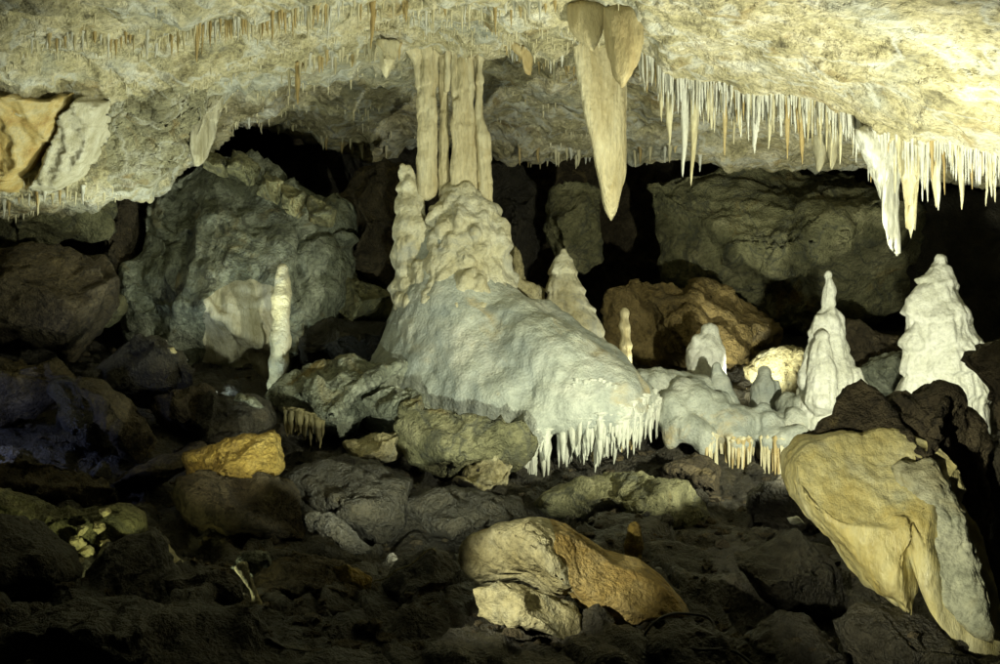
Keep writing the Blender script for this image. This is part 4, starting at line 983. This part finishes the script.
# --- right foreground
fb = thing('foreground_boulder', 'big foreground boulder at the right with a glowing pale flowstone face', 'boulder', P(900, 640, 4.9))
rock('boulder_body', [(797, 470), (806, 445), (822, 425), (832, 408), (838, 388), (847, 381), (857, 394), (872, 412), (900, 405), (920, 395), (938, 388), (956, 400), (976, 425), (988, 450), (1000, 520), (1010, 640), (985, 655), (940, 600), (900, 560), (850, 520), (815, 500)], 5.1, 0.4, 'brown', 'dark brown back and crest', seed=146, parent=fb, level=6, cuts=5, rough=0.035, center=(905, 480))
rock('flowstone_face', [(793, 480), (798, 458), (812, 444), (835, 440), (855, 436), (872, 440), (890, 430), (915, 433), (940, 446), (958, 470), (966, 492), (960, 505), (974, 530), (984, 580), (988, 636), (970, 646), (950, 628), (928, 602), (914, 575), (906, 556), (901, 580), (890, 602), (880, 592), (864, 584), (850, 560), (836, 542), (812, 518), (798, 498)], 4.86, 0.24, 'yellow_flow',
     'pale yellow flowstone coat with a ragged lower edge', terr=0.006, frac=0.008, crack=0.004, seed=147, parent=fb, level=6, pw=4.5, cuts=2, rough=0.018, flute=0.016, ffreq=2.6, sz=0.35, sx=-0.15, center=(888, 500))
rock('grey_patch', [(908, 470), (940, 462), (962, 500), (972, 545), (980, 600), (976, 632), (955, 622), (934, 600), (918, 560)], 4.66, 0.06, 'grey_flow', 'greyish pitted patch at the lower right of the coat', terr=0.02, crack=0.01, seed=148, parent=fb, level=5, pw=2.2, cuts=0, rough=0.04, sz=0.35, sx=-0.15)
rock('dark_boulder', [(953, 360), (985, 345), (1000, 340), (1070, 345), (1070, 520), (1010, 450), (988, 425), (976, 390)], 5.3, 0.4, 'brown', 'dark boulder poking in at the right edge beside the broad stalagmite', seed=149, cuts=7)
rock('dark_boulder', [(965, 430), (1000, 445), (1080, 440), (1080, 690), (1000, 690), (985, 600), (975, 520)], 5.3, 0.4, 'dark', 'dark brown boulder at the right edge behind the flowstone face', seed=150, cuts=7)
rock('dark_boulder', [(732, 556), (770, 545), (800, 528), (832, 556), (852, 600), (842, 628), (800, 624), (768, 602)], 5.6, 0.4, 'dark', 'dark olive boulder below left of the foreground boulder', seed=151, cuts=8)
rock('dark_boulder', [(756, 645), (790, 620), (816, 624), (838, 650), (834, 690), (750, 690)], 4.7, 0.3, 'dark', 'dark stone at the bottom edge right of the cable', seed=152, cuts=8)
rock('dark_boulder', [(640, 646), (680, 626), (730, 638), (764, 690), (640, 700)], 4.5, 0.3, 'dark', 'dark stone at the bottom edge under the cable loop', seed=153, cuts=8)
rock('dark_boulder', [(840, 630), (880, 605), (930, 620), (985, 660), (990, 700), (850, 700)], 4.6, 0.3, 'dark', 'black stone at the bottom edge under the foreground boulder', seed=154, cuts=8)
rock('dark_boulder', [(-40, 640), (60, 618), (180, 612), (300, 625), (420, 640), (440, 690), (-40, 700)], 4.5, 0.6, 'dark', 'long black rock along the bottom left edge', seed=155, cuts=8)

# --- loose stones too dark to tell apart
random.seed(77)
base = [rock_shape([(500 + 10 * math.cos(a) * random.uniform(.8, 1.2), 332 + 8 * math.sin(a) * random.uniform(.8, 1.2)) for a in np.linspace(0, 5.6, 7)], 8, 0.07, 200 + k, level=3, cuts=9, rough=0.05) for k in range(6)]
bm_ = [mesh_data('rubble_stone', v - v.mean(0), f, M['dark']) for v, f in base]
for k in range(110):
    i = random.randrange(24, len(f_us) - 24); j = random.randrange(50, 270)
    p = Vector(FGD[i, j])
    if (p - P(425, 566, 5.95)).length < 1.3: continue
    o = bpy.data.objects.new('rubble_stone', random.choice(bm_)); col.objects.link(o)
    s = random.choice((0.5, 0.7, 0.9, 1.2, 1.6, 2.2)) * random.uniform(.8, 1.2); o.scale = (s, s * random.uniform(.8, 1.2), s * random.uniform(.7, 1))
    o.rotation_euler = (random.uniform(-.5, .5), random.uniform(-.5, .5), random.uniform(0, 6.28)); o.location = p + Vector((0, 0, 0.02 * s))
    tag(o, 'small dark loose stone on the shadowed rubble floor', 'stone', 'dark loose stones on the cave floor')

# --- fine debris between the stones
gv, gf, nb = [], [], 0
rg = np.random.RandomState(9)
ov, of = ico(1)
for k in range(2600):
    i = rg.randint(24, len(f_us) - 24); j = rg.randint(40, 300)
    r_ = 0.012 + 0.045 * rg.rand() ** 3
    q_ = ov * (1 + 0.35 * rg.normal(size=(len(ov), 1))) * r_ * [1, 1, 0.6] + FGD[i, j] + [0, 0, r_ * 0.2]
    gv.append(q_); gf.append(of + nb); nb += len(ov)
tag(put('gravel', np.concatenate(gv), np.concatenate(gf), M['brown'], None, False), 'fine broken gravel strewn over the dark cave floor', kind='stuff')
# --- thin pale string hanging over the dark boulder
def tube(name, pts, rad, mat, label, cat):
    cu = bpy.data.curves.new(name, 'CURVE'); cu.dimensions = '3D'; cu.bevel_depth = rad; cu.bevel_resolution = 2
    sp_ = cu.splines.new('BEZIER'); sp_.bezier_points.add(len(pts) - 1)
    for b_, c_ in zip(sp_.bezier_points, pts):
        b_.co = P(*c_); b_.handle_left_type = b_.handle_right_type = 'AUTO'
    t_ = bpy.data.objects.new(name, cu); col.objects.link(t_)
    m_ = bpy.data.meshes.new_from_object(t_.evaluated_get(bpy.context.evaluated_depsgraph_get())); bpy.data.objects.remove(t_)
    m_.materials.clear(); m_.materials.append(M[mat])
    o_ = bpy.data.objects.new(name, m_); col.objects.link(o_)
    return tag(o_, label, cat)
tube('pale_root', [(374, 581, 5.15), (386, 578, 5.12), (397, 570, 5.12), (410, 565, 5.1), (421, 556, 5.1), (432, 549, 5.1), (436, 552, 5.1)], 0.004, 'pale', 'thin pale root or string trailing over the dark stones left of the wedge boulder', 'root')
# --- cable
cu = bpy.data.curves.new('cable', 'CURVE'); cu.dimensions = '3D'; cu.bevel_depth = 0.006; cu.bevel_resolution = 2
spl = cu.splines.new('BEZIER')
cp = [(636, 650, 4.55), (655, 622, 4.6), (690, 614, 4.7), (712, 622, 4.7), (700, 636, 4.6), (670, 634, 4.55), (690, 648, 4.4), (735, 652, 4.4), (752, 664, 4.35)]
spl.bezier_points.add(len(cp) - 1)
for b_, c_ in zip(spl.bezier_points, cp):
    b_.co = P(*c_); b_.handle_left_type = b_.handle_right_type = 'AUTO'
co = bpy.data.objects.new('cable', cu); col.objects.link(co)
dg_ = bpy.context.evaluated_depsgraph_get()
me = bpy.data.meshes.new_from_object(co.evaluated_get(dg_)); bpy.data.objects.remove(co)
me.materials.clear(); me.materials.append(M['cable'])
co = bpy.data.objects.new('electric_cable', me); col.objects.link(co)
tag(co, 'thin black electric cable looping over the dark stones at the bottom', 'cable')
